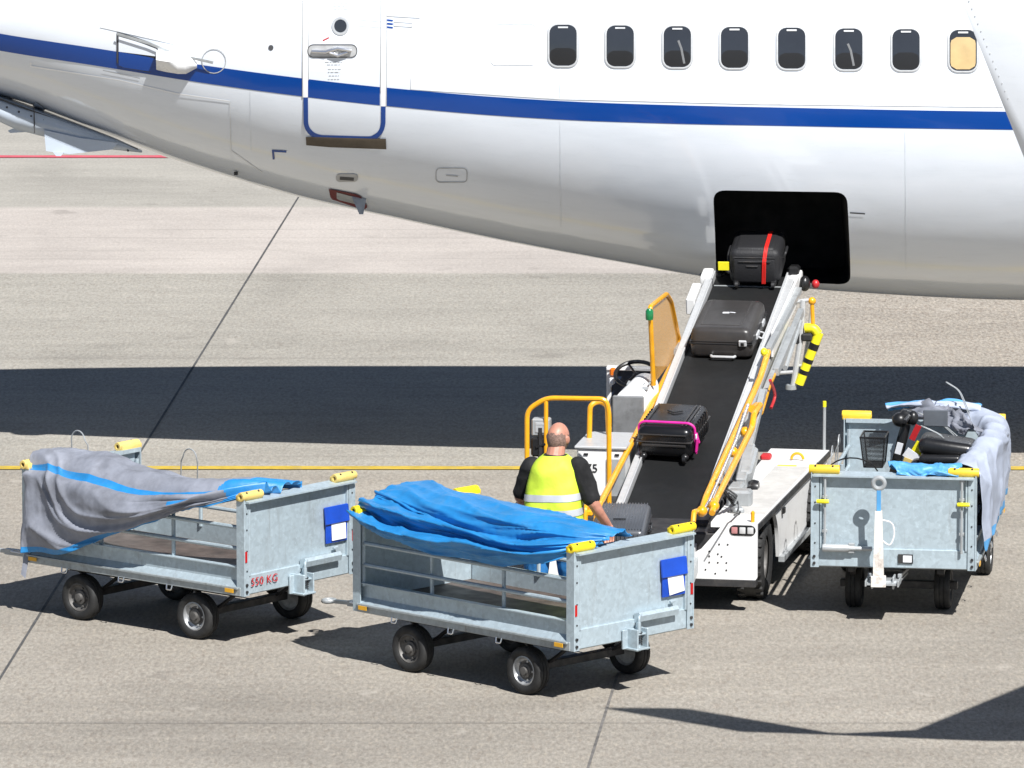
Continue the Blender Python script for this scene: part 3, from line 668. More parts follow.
# ================================================================== BAGGAGE CARTS
CL, CW = 2.38, 1.33
Z0, Z1 = 0.42, 1.195                     # underside of the frame, top of the end panels
def hoops_(root, spots):
    # thin wire hoops that carry the cover
    hwid = CW/2
    for x, lean, yh, dz in spots:
        c2 = MB(); yb = hwid-.05+yh
        c2.tube([(x-.09, yb, .90), (x-.09+lean*.4, yb-.01, 1.14+dz)]+[(x+lean+.075*math.sin(R(a)), yb-.03, 1.17+dz+.085*math.cos(R(a))) for a in range(-80, 81, 20)]+[(x+.09+lean*.4, yb-.01, 1.14+dz), (x+.09, yb, .90)], .0055, 6)
        c2.build('cover_hoop', M['lgrey'], root)
def make_cart(CL=CL, bogie=None, hoops=((-.55, .10, 0, 0), (.15, -.05, 0, 0))):
    root = empty('baggage_cart')
    hl, hwid = CL/2, CW/2
    # frame
    f = MB()
    for s in (-1, 1):
        f.box((0, s*(hwid-.02), Z0+.035), (CL-.06, .05, .07))
        f.box((0, s*(hwid+.012), Z0+.062), (CL-.10, .02, .016), bev=.002)
    for x in (-hl+.05, -.55, 0, .55, hl-.05): f.box((x, 0, Z0+.03), (.06, CW-.1, .055))
    fr = f.build('frame', M['galv_dirty'], root)
    for x in (-hl+.12, hl-.13):
        r = MB(); r.box((x, -hwid-.025, Z0+.04), (.09, .006, .032), bev=.001); r.build('amber_reflector', M['amber'], fr)
    for s in (-1, 1):
        for x in (-.72, -.1, .42):
            h = MB(); h.tube([(x-.03, s*(hwid+.02), Z0+.01), (x-.025, s*(hwid+.03), Z0-.03), (x+.025, s*(hwid+.03), Z0-.03), (x+.03, s*(hwid+.02), Z0+.01)], .006, 6, .01)
            h.build('tie_hook', M['chrome'], fr)
    d = MB(); d.box((0, 0, Z0+.081), (CL-.07, CW-.1, .02), bev=.002); d.build('deck', M['ply'], root)
    # sides: kick board and tube rails
    for s in (-1, 1):
        k = MB(); y = s*hwid
        prof = [(0.0, Z0+.07), (-.045, Z0+.115), (-.045, Z0+.215), (-.012, Z0+.222), (-.012, Z0+.23), (-.07, Z0+.23), (-.07, Z0+.07)]
        k.prism([(-hl+.05, y+s*a, z) for a, z in prof], (CL-.10, 0, 0))
        sr = k.build('side_board', M['galv'], root, ang=20)
        t = MB(); yy = y-s*.045
        for z in (.79, .96): t.tube([(-hl+.055, yy, z), (hl-.055, yy, z)], .017, 8)
        for x in (-hl+.065, hl-.065): t.tube([(x, yy, Z0+.20), (x, yy, 1.10)], .017, 8)
        for x in (-.40, .38): t.tube([(x, yy-s*.03, Z0+.21), (x, yy-s*.03, 1.08 if s < 0 else .96)], .016, 8)
        t.build('side_rail', M['galv'], root)
    # end panels
    for e in (-1, 1):
        p = MB(); x = e*(hl-.03)
        p.box((x, 0, (Z0+Z1)/2+.03), (.012, CW-.08, Z1-Z0-.09), bev=.001)
        p.box((x+e*.012, 0, Z0+.085), (.018, CW-.13, .15), bev=.003)
        p.prism([(x-e*.05, -hwid+.02, Z1-.035), (x+e*.078, -hwid+.02, Z1-.03), (x+e*.078, -hwid+.02, Z1-.018), (x-e*.05, -hwid+.02, Z1)], (0, CW-.04, 0))
        ep = p.build('end_panel', M['galv'], root, ang=20)
        for s in (-1, 1):
            q = MB(); xo = e*(hl-.012); yo = s*(hwid-.035)
            q.box((xo-e*.018, yo+s*.03, (Z0+Z1)/2), (.085, .010, Z1-Z0), bev=.002)
            q.box((xo+e*.012, yo, (Z0+Z1)/2-.01), (.012, .064, Z1-Z0-.02), bev=.002)
            q.box((xo, yo-s*.045, (Z0+Z1)/2+.07), (.03, .016, Z1-Z0-.17), bev=.003)
            po = q.build('corner_post', M['galv'], root)
            bl = MB()
            for z in (Z0+.035, Z0+.09): bl.lathe([(0, .010), (.012, .010), (.012, -.004), (.02, -.004)], (xo+e*.020, yo+s*.005, z), (e, 0, 0), 10)
            for z in (.62, .78, .95, 1.08): bl.lathe([(0, .004), (.007, .004), (.007, -.004)], (xo+e*.019, yo, z), (e, 0, 0), 8)
            bl.build('bolt', M['steel_dark'], po)
            if e > 0: rf = MB(); rf.box((xo+e*.021, yo+s*.012, .735), (.006, .026, .088), bev=.001); rf.build('red_reflector', M['reflector'], po)
            cp = MB(); cy = s*(hwid-.105); cx = e*(hl-.015); cz = Z1+.022
            pr = []
            L = .245
            # half-round rubber bumper, hollow at its ends
            cp.lathe([(.018, -L/2+.02), (.018, -L/2), (.034, -L/2), (.037, -L/2+.01), (.037, L/2-.01), (.034, L/2), (.018, L/2), (.018, L/2-.02)], (cx, cy, cz), (0, 1, 0), 14)
            cp.box((cx-e*.03, cy, cz-.012), (.05, L-.01, .05), bev=.01, seg=2)
            cap = cp.build('corner_bumper', M['yrub_pale'] if e < 0 else M['yrub'], root)
            sc = MB()
            for dy in (-.07, .07): sc.lathe([(0, .003), (.009, .003), (.009, -.004)], (cx+e*.024, cy+dy, cz+.030), (e*.55, 0, .83), 8)
            for t in (-1, 1): sc.lathe([(0, .001), (.018, .001)], (cx, cy+t*(L/2-.018), cz), (0, t, 0), 10)
            sc.build('bumper_hole', M['steel_dark'], cap)
    # hitch on the +x end
    x = hl-.012
    h = MB()
    for s in (-1, 1): h.box((x+.065, -.02+s*.055, Z0+.02), (.14, .016, .17), bev=.004)
    h.box((x+.02, -.02, Z0+.02), (.02, .22, .15), bev=.004)
    h.box((x+.07, -.02, Z0-.05), (.14, .15, .014), bev=.003); h.box((x+.06, -.02, Z0+.06), (.11, .12, .014), bev=.003)
    h.tube([(x+.09, -.02, Z0-.07), (x+.09, -.02, Z0+.15)], .016, 10)
    h.tube([(x+.09, -.02, Z0+.13), (x+.09, -.02, Z0+.19), (x+.05, .05, Z0+.20)], .010, 8, .02)
    hi = h.build('hitch', M['galv'], root)
    sp = MB(); sp.tube([(x+.10+.018*math.cos(k*.9), -.02+.018*math.sin(k*.9), Z0-.02+k*.0026) for k in range(40)], .004, 5); sp.build('spring', M['steel_dark'], hi)
    g = MB()                                                            # trough that takes the release bar
    g.prism([(x, .02, .62), (x+.05, .02, .635), (x+.072, .02, .61), (x+.060, .02, .565), (x, .02, .55)], (0, .43, 0))
    g.tube([(x+.02, .40, .66), (x+.02, .45, .665)], .012, 6)
    g.tube([(x+.03, .03, .56), (x+.06, -.01, .53), (x+.06, -.02, .47)], .011, 6, .02)
    g.build('release_bar', M['galv'], root, ang=30)
    # latch gear on the drawbar (-x) end
    xm = -hl+.012
    for s in (-1, 1):
        l = MB(); l.tube([(xm-.035, s*(hwid-.115), .56), (xm-.035, s*(hwid-.115), 1.17)], .011, 8)
        for z in (.72, 1.0, 1.15): l.box((xm-.02, s*(hwid-.115), z), (.04, .04, .025), bev=.003)
        lt = l.build('latch_rod', M['lgrey'], root)
        y2 = MB(); y2.lathe([(0, -.05), (.014, -.05), (.017, -.04), (.017, .04), (.014, .05), (0, .05)], (xm-.06, s*(hwid-.10), .965), (0, 1, 0), 12); y2.build('grip', M['ybright'], lt)
    g = MB(); g.lathe([(0, 0), (.032, 0), (.032, .2), (.02, .22), (.02, .4), (0, .4)], (xm-.04, hwid-.10, .585), (0, -1, 0), 12)
    g.box((xm-.02, hwid-.33, .585), (.05, .05, .08)); g.build('release_bar', M['lgrey'], root)
    pt = MB(); pt.box((xm-.014, -.10, Z0+.085), (.006, .12, .075), bev=.001); pp = pt.build('data_plate', M['steel_dark'], root)
    pt = MB(); pt.box((xm-.018, -.115, Z0+.085), (.004, .07, .055), bev=.001); pt.build('plate_sticker', M['paper'], pp)
    tt = MB()
    tt.prism([(-hl-.20, .12, Z0-.10), (-hl-.20, -.12, Z0-.10), (-hl+.34, -.16, Z0-.10), (-hl+.34, .16, Z0-.10)], (0, 0, .014))
    for s in (-1, 1): tt.box((-hl-.10, s*.13, Z0-.085), (.24, .014, .05))
    for s in (-1, 1):
        tt.box((-hl-.07, s*.085, Z0-.09), (.14, .016, .10)); tt.beam((-hl+.02, s*.12, Z0-.06), (-hl+.36, s*.15, Z0-.06), .03, .03)
    tt.tube([(-hl-.11, -.11, Z0-.09), (-hl-.11, .11, Z0-.09)], .014, 8)
    tt.build('steering_fork', M['lgrey'], root)
    # axles and wheels
    xb, xf = -CL/2+.55, CL/2-.58
    for xx in (xb, xf):
        ax = MB()
        ax.box((xx, 0, .20), (.07, .95, .06))
        for s in (-1, 1):
            ax.box((xx, s*.36, Z0-.06), (.62, .06, .04))
            ax.beam((xx, s*.36, .2), (xx+.26, s*.36, Z0-.04), .05, .018); ax.beam((xx, s*.36, .2), (xx-.26, s*.36, Z0-.04), .05, .018)
        if xx < 0: ax.lathe([(0, 0), (.30, 0), (.30, .03), (0, .03)], (xx, 0, Z0-.05), (0, 0, 1), 24)
        ax.build('axle', M['steel_dark'], root)
    for xx, shin in ((xb, False), (xf, True)):
        for s in (-1, 1):
            yy = s*(hwid-.105) if xx > 0 or bogie is None else s*bogie
            w = empty('wheel', (xx, yy, .185)); w.parent = root
            t = MB(); hw2 = .062
            t.lathe([(.115, -hw2*.8), (.125, -hw2), (.160, -hw2*1.04), (.178, -hw2*.86), (.185, -hw2*.5), (.185, -.022), (.179, -.02), (.179, -.014), (.185, -.012), (.185, .012), (.179, .014), (.179, .02), (.185, .022), (.185, hw2*.5), (.178, hw2*.86), (.160, hw2*1.04), (.125, hw2), (.115, hw2*.8)], axis=(0, 1, 0), seg=32)
            t.build('tyre', M['tyre'], w, ang=50)
            r = MB()
            r.lathe([(.117, s*hw2*.82), (.108, s*hw2*.86), (.100, s*hw2*.5), (.092, s*hw2*.36), (.078, s*hw2*.32)], axis=(0, 1, 0), seg=28)
            r.lathe([(.117, -s*hw2*.8), (.10, -s*hw2*.5), (0, -s*hw2*.5)], axis=(0, 1, 0), seg=20)
            for k in range(5):
                a = 2*PI*k/5; r.lathe([(0, s*hw2*.55), (.009, s*hw2*.55), (.009, s*hw2*.25)], (.077*math.cos(a), 0, .077*math.sin(a)), (0, 1, 0), 6)
            rm = r.build('rim', M['rim'] if shin else M['dark_rim'], w, ang=40)
            r = MB(); r.lathe([(.079, s*hw2*.34), (.060, s*hw2*.30), (.055, s*hw2*.55), (.034, s*hw2*.6), (.030, s*hw2*.95), (0, s*hw2*1.0)], axis=(0, 1, 0), seg=24); r.build('hub', M['dark_rim'], w, ang=40)
    hoops_(root, hoops)
    # drawbar, pivoting at the fork
    db = MB()
    db.prism([(0, .045, -.02), (0, -.045, -.02), (-.60, -.028, -.02), (-.60, .028, -.02)], (0, 0, .045))
    db.box((-.02, 0, 0), (.09, .12, .05))
    bar = db.build('drawbar', M['lgrey'], root, loc=(-hl-.11, 0, Z0-.09))
    e2 = MB(); e2.beam((-.60, 0, .003), (-.78, 0, .003), .034, .03); e2.build('drawbar_end', M['lgrey'], bar)
    e2 = MB(); e2.tube([(-.825+.045*math.cos(2*PI*k/20), .045*math.sin(2*PI*k/20), .003) for k in range(20)], .019, 10, closed=True); e2.build('towing_eye', M['lgrey'], bar)
    e2 = MB(); e2.tube([(-.35, -.03, .02), (-.30, -.09, .03), (-.40, -.13, .03), (-.50, -.11, .03), (-.52, -.03, .02)], .007, 6, .05); e2.build('pull_ring', M['paper'], bar)
    return root
def cart_pose(c, center, th): c.location = (center.x, center.y, 0); c.rotation_euler = (0, 0, th)
def from_corner(near, th):                                              # near lower corner (+x,-y) to cart centre
    o = Vector((CL/2, -CW/2, 0)); o.rotate(Euler((0, 0, th))); return Vector((near.x, near.y, 0))-o
cart_b = make_cart(hoops=())
tag(cart_b, 'open galvanised baggage cart in front with a blue cover heaped along its side', 'baggage cart', 'galvanised baggage carts on the apron')
cart_a = copy_tree(cart_b); hoops_(cart_a, ((-.55, .04, 0, 0), (-1.0, .0, -.80, .20))); CL3 = 2.72; cart_c = make_cart(CL3, bogie=.36); tag(cart_c, 'x', 'baggage cart', cart_b['group'])
cart_a['label'] = 'galvanised baggage cart at left marked 550 KG, under a drooping grey cover'
cart_c['label'] = 'galvanised baggage cart at right with its drawbar raised upright, carrying a black scooter'
TB, TA, TC = R(-44.5), R(-40), R(82)
cart_pose(cart_b, from_corner(at(573, 652, Z0), TB), TB)
cart_pose(cart_a, from_corner(at(243.5, 597, Z0), TA), TA)
o = Vector((-CL3/2, 0, 0)); o.rotate(Euler((0, 0, TC))); pc3 = at(893, 569, Z0)
cart_pose(cart_c, Vector((pc3.x, pc3.y, 0))-o, TC)
# drawbars: two lie low towards the next hitch, the third is folded up against its panel
def child(root, nm): return next(c for c in root.children if c.name.split('.')[0] == nm)
child(cart_a, 'drawbar').rotation_euler = (0, R(2), R(14)); child(cart_b, 'drawbar').rotation_euler = (0, R(-3), R(2))
dbc = child(cart_c, 'drawbar'); dbc.rotation_euler = (0, R(87), R(2)); dbc['label'] = 'white painted drawbar standing upright'
dbc.location.x -= 0.07; dbc.location.y = .10; child(cart_c, 'steering_fork').location.y = .07
M['drawwhite'] = mat('chipped_white_paint', (0.74, 0.71, 0.66), 0.5, var=0.05, scale=8, dirt=0.8, dirtc=(0.16, 0.07, 0.035))
def own(o, m):                                                           # give one copy its own paint
    o.data = o.data.copy(); o.data.materials[0] = m
own(dbc, M['drawwhite']); own(child(dbc, 'drawbar_end'), M['tskyblue'])
for c in cart_c.children:
    if c.name.startswith('corner_bumper'): own(c, M['yrub'] if c.data.materials[0] == M['yrub_pale'] else M['yrub'])
for c in cart_b.children:
    if c.name.startswith('corner_bumper'): own(c, M['ybright'] if False else M['yrub_b'] if 'yrub_b' in M else M.setdefault('yrub_b', mat('clean_yellow_rubber', (0.80, 0.60, 0.015), 0.45, var=0.06, dirt=0.12, dirtc=(0.3, 0.2, 0.03))))
for c in cart_a.children:
    if c.name.startswith('corner_bumper'): own(c, M['yrub_pale'])
# document pouches on the hitch ends
for c, tilt in ((cart_b, 0.10), (cart_a, 0.0)):
    p = MB(); x = CL/2-.005
    p.box((x, .45, .845), (.016, .25, .28), bev=.003); p.box((x+.006, .45, .93), (.022, .28, .14), rot=(0, R(-7), 0), bev=.004)
    pu = p.build('document_pouch', M['pouch'], c)
    q = MB(); q.box((x+.014, .465, .80), (.004, .17, .15), rot=(tilt, R(-3), 0), bev=0); q.build('paper', M['paper'], pu)
# stencilled load limit
cu = bpy.data.curves.new('stencil', 'FONT'); cu.body = '550 KG'; cu.size = .092; cu.space_character = 1.12; cu.extrude = .0012
to = bpy.data.objects.new('stencil', cu); col.objects.link(to); bpy.context.view_layer.update()
me = bpy.data.meshes.new_from_object(to.evaluated_get(bpy.context.evaluated_depsgraph_get())); bpy.data.objects.remove(to)
me.materials.append(M['red']); st = bpy.data.objects.new('load_stencil', me); col.objects.link(st); st.parent = cart_a
st.location = (CL/2+.0045, -CW/2+.085, Z0+.072); st.rotation_euler = (R(90), 0, R(90))

# ------------------------------------------------------------------ tarpaulin covers (in cart coordinates)
def cloth(name, guides, mats, matf, parent_cart, nu=90, per=9, amp=0.02, f=(5, .8), ends=(1, 1), seed=0, thick=0.006, parent=None, folds=None, bulge=False):
    G = [cr(g, nu) for g in guides]
    P = []
    for i in range(nu): P.append(cr([G[j][i] for j in range(len(G))], (len(G)-1)*per+1))
    n, m = nu, len(P[0]); Q = []
    for i in range(n):
        row = []; u = i/(n-1)
        for j in range(m):
            v = j/(m-1)
            a = P[min(i+1, n-1)][j]-P[max(i-1, 0)][j]; c2 = P[i][min(j+1, m-1)]-P[i][max(j-1, 0)]
            nn = a.cross(c2)
            nn = nn.normalized() if nn.length > 1e-9 else Vector((0, 0, 1))
            w = 0
            ph = seed+(.55 if bulge else 1.6)*mnoise.noise((u*2.3+seed, v*1.3, 0))
            t = f[0]*v+f[1]*u+ph
            w += (1-abs(math.sin(PI*t)))**1.6*1.5-.55 if not bulge else 1.7*abs(math.sin(PI*t))**.7-1.05
            w += ((1-abs(math.sin(PI*(f[0]*1.7*v-f[1]*.9*u+ph*1.4+.4))))**2.5)*.9-.2
            w += mnoise.noise((u*5+seed, v*7, 3.0))*(.35 if bulge else .7)
            w += mnoise.noise((u*19+seed, v*15, 5.0))*.22
            w += (.5-abs(mnoise.noise((u*26+seed, v*13+u*6, 8.0)))*2)*.09+(.5-abs(mnoise.noise((u*48+seed, v*30-u*9, 2.0)))*2)*.03
            if folds: w += folds(u, v)
            e = (ends[0]*(1-u)+ends[1]*u)
            row.append(P[i][j]+nn*w*amp*e)
        Q.append(row)
    b = MB(); b.grid(Q, mats=lambda i, j: matf(i/(n-1), j/(m-1)))
    o = b.build(name, mats, parent, ang=180)
    if parent is None:
        o.location = parent_cart.location+Vector((0, 0, Z1-1.23)); o.rotation_euler = parent_cart.rotation_euler
    s = o.modifiers.new('s', 'SOLIDIFY'); s.thickness = thick; s.offset = 0
    bake(o); finish(o.data, 180)
    return o
h = CW/2
def G(*pts): return [Vector(p) for p in pts]
# blue cover of the front cart
hx = [-1.18, -.95, -.62, -.25, .10, .42, .70, 1.0, 1.19]
hemz = [1.20, 1.13, 1.08, 1.05, 1.045, 1.035, 1.075, 1.15, 1.235]
topz = [1.40, 1.415, 1.405, 1.395, 1.385, 1.375, 1.365, 1.345, 1.31]
yo_ = [-h-.03, -h-.055, -h-.07, -h-.07, -h-.065, -h-.06, -h-.06, -h+.03, -.40]
yi_ = [.16, .14, .10, .07, .05, .04, .04, .05, .06]
prof_ = [(0, 0, 0, 0), (.16, -.05, .02, 2), (.27, -.09, .03, 1), (.35, -.11, .05, 1.3), (.33, .10, .05, 1.3), (.46, .09, .04, 1.1), (.55, .06, .05, .9), (.60, .05, .06, .9), (.56, .28, .06, .9), (.70, .30, .04, 1.2), (.84, .32, .03, 1.4), (.97, .46, .02, 1), (1.02, .66, .02, 1.5), (.93, .86, .03, 2), (.50, 1.0, 0, 0)]
gb = []
for r_, (fz, fy, va, vf) in enumerate(prof_):
    row = []
    for q_, X in enumerate(hx):
        u = q_/8; e_ = min(1, u*5+.25)*min(1, (1-u)*4+.3)
        z_ = fz+va*1.5*math.sin(2*PI*vf*u+r_*.9+.7)+.02*math.sin(2*PI*2.3*u+r_*2.1)
        # at the gathered ends the folds close up
        y_ = fy*(.55+.45*e_)+(1-e_)*.20*(r_/(len(prof_)-1))
        row.append((X+.012*math.sin(r_*1.7+q_), yo_[q_]+y_*(yi_[q_]-yo_[q_]), hemz[q_]+z_*(topz[q_]-hemz[q_])))
    gb.append(G(*row))
tb = cloth('cart_cover', gb, [M['tblue']], lambda u, v: 0, cart_b, nu=200, per=7, amp=.016, f=(9, 1.4), ends=(.9, .8), seed=1.3)
tag(tb, 'bright blue tarpaulin bunched up along the near side of the front baggage cart', 'tarpaulin', 'cart covers')
# grey cover with blue bands of the left cart
ga = [
    G((-1.13, -h-.05, .545), (-.95, -h-.06, .57), (-.72, -h-.07, .58), (-.40, -h-.08, .70), (-.05, -h-.09, .83), (.30, -h-.09, .98), (.62, -h-.07, 1.10), (.92, -h-.03, 1.17), (1.17, -.50, 1.245)),
    G((-1.14, -h-.045, .72), (-.95, -h-.07, .73), (-.72, -h-.10, .75), (-.40, -h-.13, .83), (-.05, -h-.15, .92), (.30, -h-.14, 1.02), (.62, -h-.11, 1.13), (.92, -h-.03, 1.20), (1.18, -.44, 1.28)),
    G((-1.14, -h-.04, .96), (-.95, -h-.06, .95), (-.72, -h-.10, .95), (-.40, -h-.15, .98), (-.05, -h-.17, 1.03), (.30, -h-.15, 1.10), (.62, -h-.11, 1.17), (.92, -h+.02, 1.235), (1.19, -.36, 1.295)),
    G((-1.15, -h-.03, 1.20), (-.95, -h-.04, 1.20), (-.72, -h-.06, 1.18), (-.40, -h-.08, 1.16), (-.05, -h-.10, 1.16), (.30, -h-.08, 1.18), (.62, -h-.05, 1.215), (.92, -.50, 1.265), (1.19, -.26, 1.30)),
    G((-1.15, -.54, 1.32), (-.95, -.52, 1.355), (-.72, -.50, 1.335), (-.40, -.50, 1.30), (-.05, -.52, 1.26), (.30, -.50, 1.26), (.62, -.44, 1.28), (.92, -.34, 1.30), (1.18, -.10, 1.30)),
    G((-1.14, -.34, 1.34), (-.95, -.32, 1.37), (-.72, -.31, 1.35), (-.40, -.32, 1.32), (-.05, -.34, 1.28), (.30, -.34, 1.27), (.62, -.28, 1.29), (.92, -.18, 1.315), (1.17, .05, 1.30)),
    G((-1.10, -.24, 1.22), (-.95, -.22, 1.24), (-.72, -.22, 1.22), (-.40, -.23, 1.18), (-.05, -.25, 1.16), (.30, -.25, 1.16), (.62, -.20, 1.19), (.92, -.10, 1.23), (1.13, .10, 1.24)),
]
def ma(u, v):
    if u > .86+.05*math.sin(v*9): return 1
    if v < .055: return 1
    if .525 < v < .57: return 1
    if u > .70 and .28 < v < .36: return 1
    return 0
def drape(u, v):
    # swags falling from the upper left corner
    du, dv = u+.015, max(0.001, .56-v)*1.15
    a = math.atan2(dv, du); r = math.hypot(du, dv)
    w = 1.1*(1.6*abs(math.sin(a*3.6+.25+.25*math.sin(r*7)))**.65-1.0)*min(1, r*3.0)*max(0, 1-u*.95)*(1 if v < .5 else max(0, 1-(v-.5)*14))
    g_ = max(0, min(1, (u-.45)*3.2))
    w += .75*g_*(1.6*abs(math.sin(PI*(6.5*v+.5*u)))**.7-1.0)
    # the roll along the top overhangs the blue band
    w += .9*math.exp(-((v-.66)/.06)**2)-.9*math.exp(-((v-.545)/.035)**2)
    return w
ta = cloth('cart_cover', ga, [M['tgrey'], M['tblue']], ma, cart_a, nu=220, per=16, amp=.046, f=(2.2, .5), ends=(.55, .75), seed=4.1, folds=drape)
tag(ta, 'weathered grey tarpaulin with blue bands hanging off the left baggage cart', 'tarpaulin', 'cart covers')
# pale cover hanging outside the right cart
gc = [
    G((-1.05, -h-.045, .56), (-.6, -h-.06, .58), (0, -h-.06, .60), (.5, -h-.06, .64), (1.0, -h-.06, .70)),
    G((-1.09, -h-.04, .85), (-.6, -h-.08, .86), (0, -h-.10, .88), (.5, -h-.09, .90), (1.05, -h-.07, .92)),
    G((-1.12, -h-.02, 1.12), (-.6, -h-.08, 1.12), (0, -h-.10, 1.12), (.5, -h-.09, 1.14), (1.1, -h-.06, 1.15)),
    G((-1.10, -h+.08, 1.27), (-.6, -h-.03, 1.30), (0, -h-.10, 1.31), (.5, -h-.08, 1.32), (1.1, -h+.02, 1.32)),
    G((-1.05, -h+.2, 1.27), (-.6, -h+.10, 1.33), (0, -h+.04, 1.36), (.5, -h+.06, 1.37), (1.1, -h+.22, 1.37)),
    G((-1.0, -h+.24, 1.18), (-.6, -h+.16, 1.22), (0, -h+.10, 1.24), (.5, -h+.14, 1.25), (1.08, -h+.36, 1.33)),
]
tc3 = cloth('cart_cover', gc, [M['tpale'], M['tskyblue']], lambda u, v: 1 if v < .06 else 0, cart_c, nu=140, per=14, amp=.020, f=(.8, 3.7), ends=(1, .8), seed=8.7)
tag(tc3, 'pale grey tarpaulin hanging down outside the right baggage cart', 'tarpaulin', 'cart covers')
gf = [G((-1.37, -.52, 1.22), (-1.38, -.36, 1.235), (-1.37, -.2, 1.22), (-1.35, -.02, 1.22)), G((-1.35, -.52, 1.27), (-1.35, -.36, 1.275), (-1.34, -.18, 1.265), (-1.33, -.02, 1.25)),
      G((-1.26, -.54, 1.295), (-1.26, -.38, 1.295), (-1.24, -.2, 1.28), (-1.24, .06, 1.30)), G((-1.16, -.5, 1.25), (-1.16, -.36, 1.25), (-1.16, -.2, 1.22), (-1.18, .04, 1.25))]
cloth('blue_fold', gf, [M['tskyblue']], lambda u, v: 0, cart_c, nu=50, per=8, amp=.022, f=(3.2, .7), seed=2.0, parent=tc3)
gf = [G((1.02, -.50, 1.36), (1.04, -.25, 1.38), (1.05, .05, 1.39), (1.05, .28, 1.36)), G((1.10, -.50, 1.40), (1.10, -.25, 1.44), (1.10, .05, 1.41), (1.10, .30, 1.38)), G((1.18, -.5, 1.36), (1.18, -.25, 1.38), (1.17, .05, 1.36), (1.16, .28, 1.34))]
cloth('blue_fold', gf, [M['tskyblue'], M['tpale']], lambda u, v: 1 if v < .35 else 0, cart_c, nu=40, per=8, amp=.018, f=(2.2, .7), seed=6.0, parent=tc3)
gf = [G((.2, -h+.10, 1.30), (.5, -h+.2, 1.36), (.8, -h+.32, 1.37), (1.08, -.1, 1.36)), G((.25, -h+.16, 1.36), (.5, -h+.28, 1.40), (.8, -h+.42, 1.41), (1.08, .05, 1.40)), G((.3, -h+.26, 1.28), (.5, -h+.38, 1.31), (.8, -h+.52, 1.31), (1.06, .12, 1.31))]
cloth('gathered_edge', gf, [M['tgrey']], lambda u, v: 0, cart_c, nu=50, per=8, amp=.03, f=(2.8, 1.2), seed=9.0, parent=tc3)
# bent wire hoops standing out of the pale cover
for (x, y, ln, hh) in ((.85, -.44, -.22, 1.62), (-.35, -.42, -.30, 1.45), (.1, -.40, -.34, 1.48)):
    wb = MB()
    for dx in (0, .10): pass
    wb.tube([(x, y-.10, 1.10), (x, y-.02, 1.25), (x+.02, y-ln*.5, hh-.06), (x+.03, y-ln, hh), (x+.11, y-ln, hh-.01), (x+.13, y-ln*.5, hh-.08), (x+.14, y-.02, 1.24), (x+.14, y-.10, 1.10)], .004, 6, .05)
    wb.build('wire_hoop', M['lgrey'], tc3)
# loose strap at the left cart's far corner
sm = MB(); sm.grid([[(-1.165, -.60-.03*k, 1.0-.0*k) if False else (-1.16-.02*t, -.62-.09*t, .80-.44*t+.02*k), (-1.16-.02*t+.05, -.62-.09*t, .80-.44*t-.03+.02*k)] for k in (0,) for t in [i/8 for i in range(9)]])
so = sm.build('strap', M['tgrey'], ta, ang=0)
# ================================================================== MOBILITY SCOOTER in the right cart
def in_cart(c, p): v = Vector(p); v.rotate(c.rotation_euler); return Vector((c.location.x+v.x, c.location.y+v.y, v.z))
ZD = Z0+.092
sco = tag(empty('mobility_scooter', in_cart(cart_c, (-.28, -.20, ZD+.07)), (0, 0, TC-R(90))), 'black mobility scooter with wire basket and tags loaded in the right cart', 'mobility scooter')
# local: x right, y away
s = MB()
s.box((0, 0, .12), (1.0, .42, .07), bev=.03, seg=2); s.box((.28, 0, .22), (.45, .40, .16), bev=.05, seg=2)
s.tube([(.28, 0, .28), (.28, 0, .46)], .035, 10); body = s.build('chassis', M['black'], sco)
for x in (-.42, .36):
    for sy in (-1, 1):
        t = MB(); t.lathe([(0, -.035), (.07, -.035), (.10, -.04), (.115, -.02), (.115, .02), (.10, .04), (.07, .035), (0, .035)], (x, sy*.24, .115), (0, 1, 0), 20); t.build('wheel', M['tyre'], sco)
M['vinyl'] = mat('black_vinyl', (0.014, 0.014, 0.015), 0.28, var=0.2, bump=0.15, bscale=14)
def cushion(c, sz, name, rot=(0, 0, 0)):
    b = MB(); b.box(c, sz, rot=rot, bev=min(sz)*.42, seg=4); return b.build(name, M['vinyl'], sco, ang=60)
cushion((.11, -.05, .53), (.52, .42, .14), 'seat', (0, R(-4), 0))
cushion((.14, .0, .665), (.46, .40, .14), 'backrest', (0, R(7), 0))
cushion((.10, -.26, .60), (.34, .09, .07), 'armrest')
t = MB(); t.tube([(-.34, 0, .13), (-.30, 0, .42), (-.23, 0, .72), (-.20, 0, .84)], 0, 10, rads=[.045, .04, .045, .04]); ti = t.build('tiller', M['black'], sco)
t = MB(); t.box((-.19, 0, .90), (.14, .12, .10), rot=(0, R(25), 0), bev=.035, seg=2); t.sphere((-.25, -.03, .88), (.065, .07, .06)); t.sphere((-.14, -.05, .90), (.045, .05, .06)); t.build('control_head', M['black'], ti)
t = MB(); t.tube([(-.19, -.26, .90), (-.17, -.12, .92), (-.17, .12, .92), (-.19, .26, .90)], .018, 8, .04); t.build('handlebar', M['black'], ti)
t = MB(); t.box((.03, .10, .875), (.20, .016, .135), bev=.006); t.build('grey_panel', mat('grey_screen', (0.09, 0.10, 0.115), 0.25), sco)
bk = MB()
x0, x1, y0, y1 = -.56, -.36, -.16, .16
bot, top = .50, .745
q0 = [(x0+.03, y0+.02, bot), (x1-.02, y0+.02, bot), (x1-.02, y1-.02, bot), (x0+.03, y1-.02, bot)]; q1 = [(x0, y0, top), (x1, y0, top), (x1, y1, top), (x0, y1, top)]
for i in range(4): bk.grid([[q0[i], q0[(i+1) % 4]], [q1[i], q1[(i+1) % 4]]])
bk.grid([[q0[0], q0[1]], [q0[3], q0[2]]])
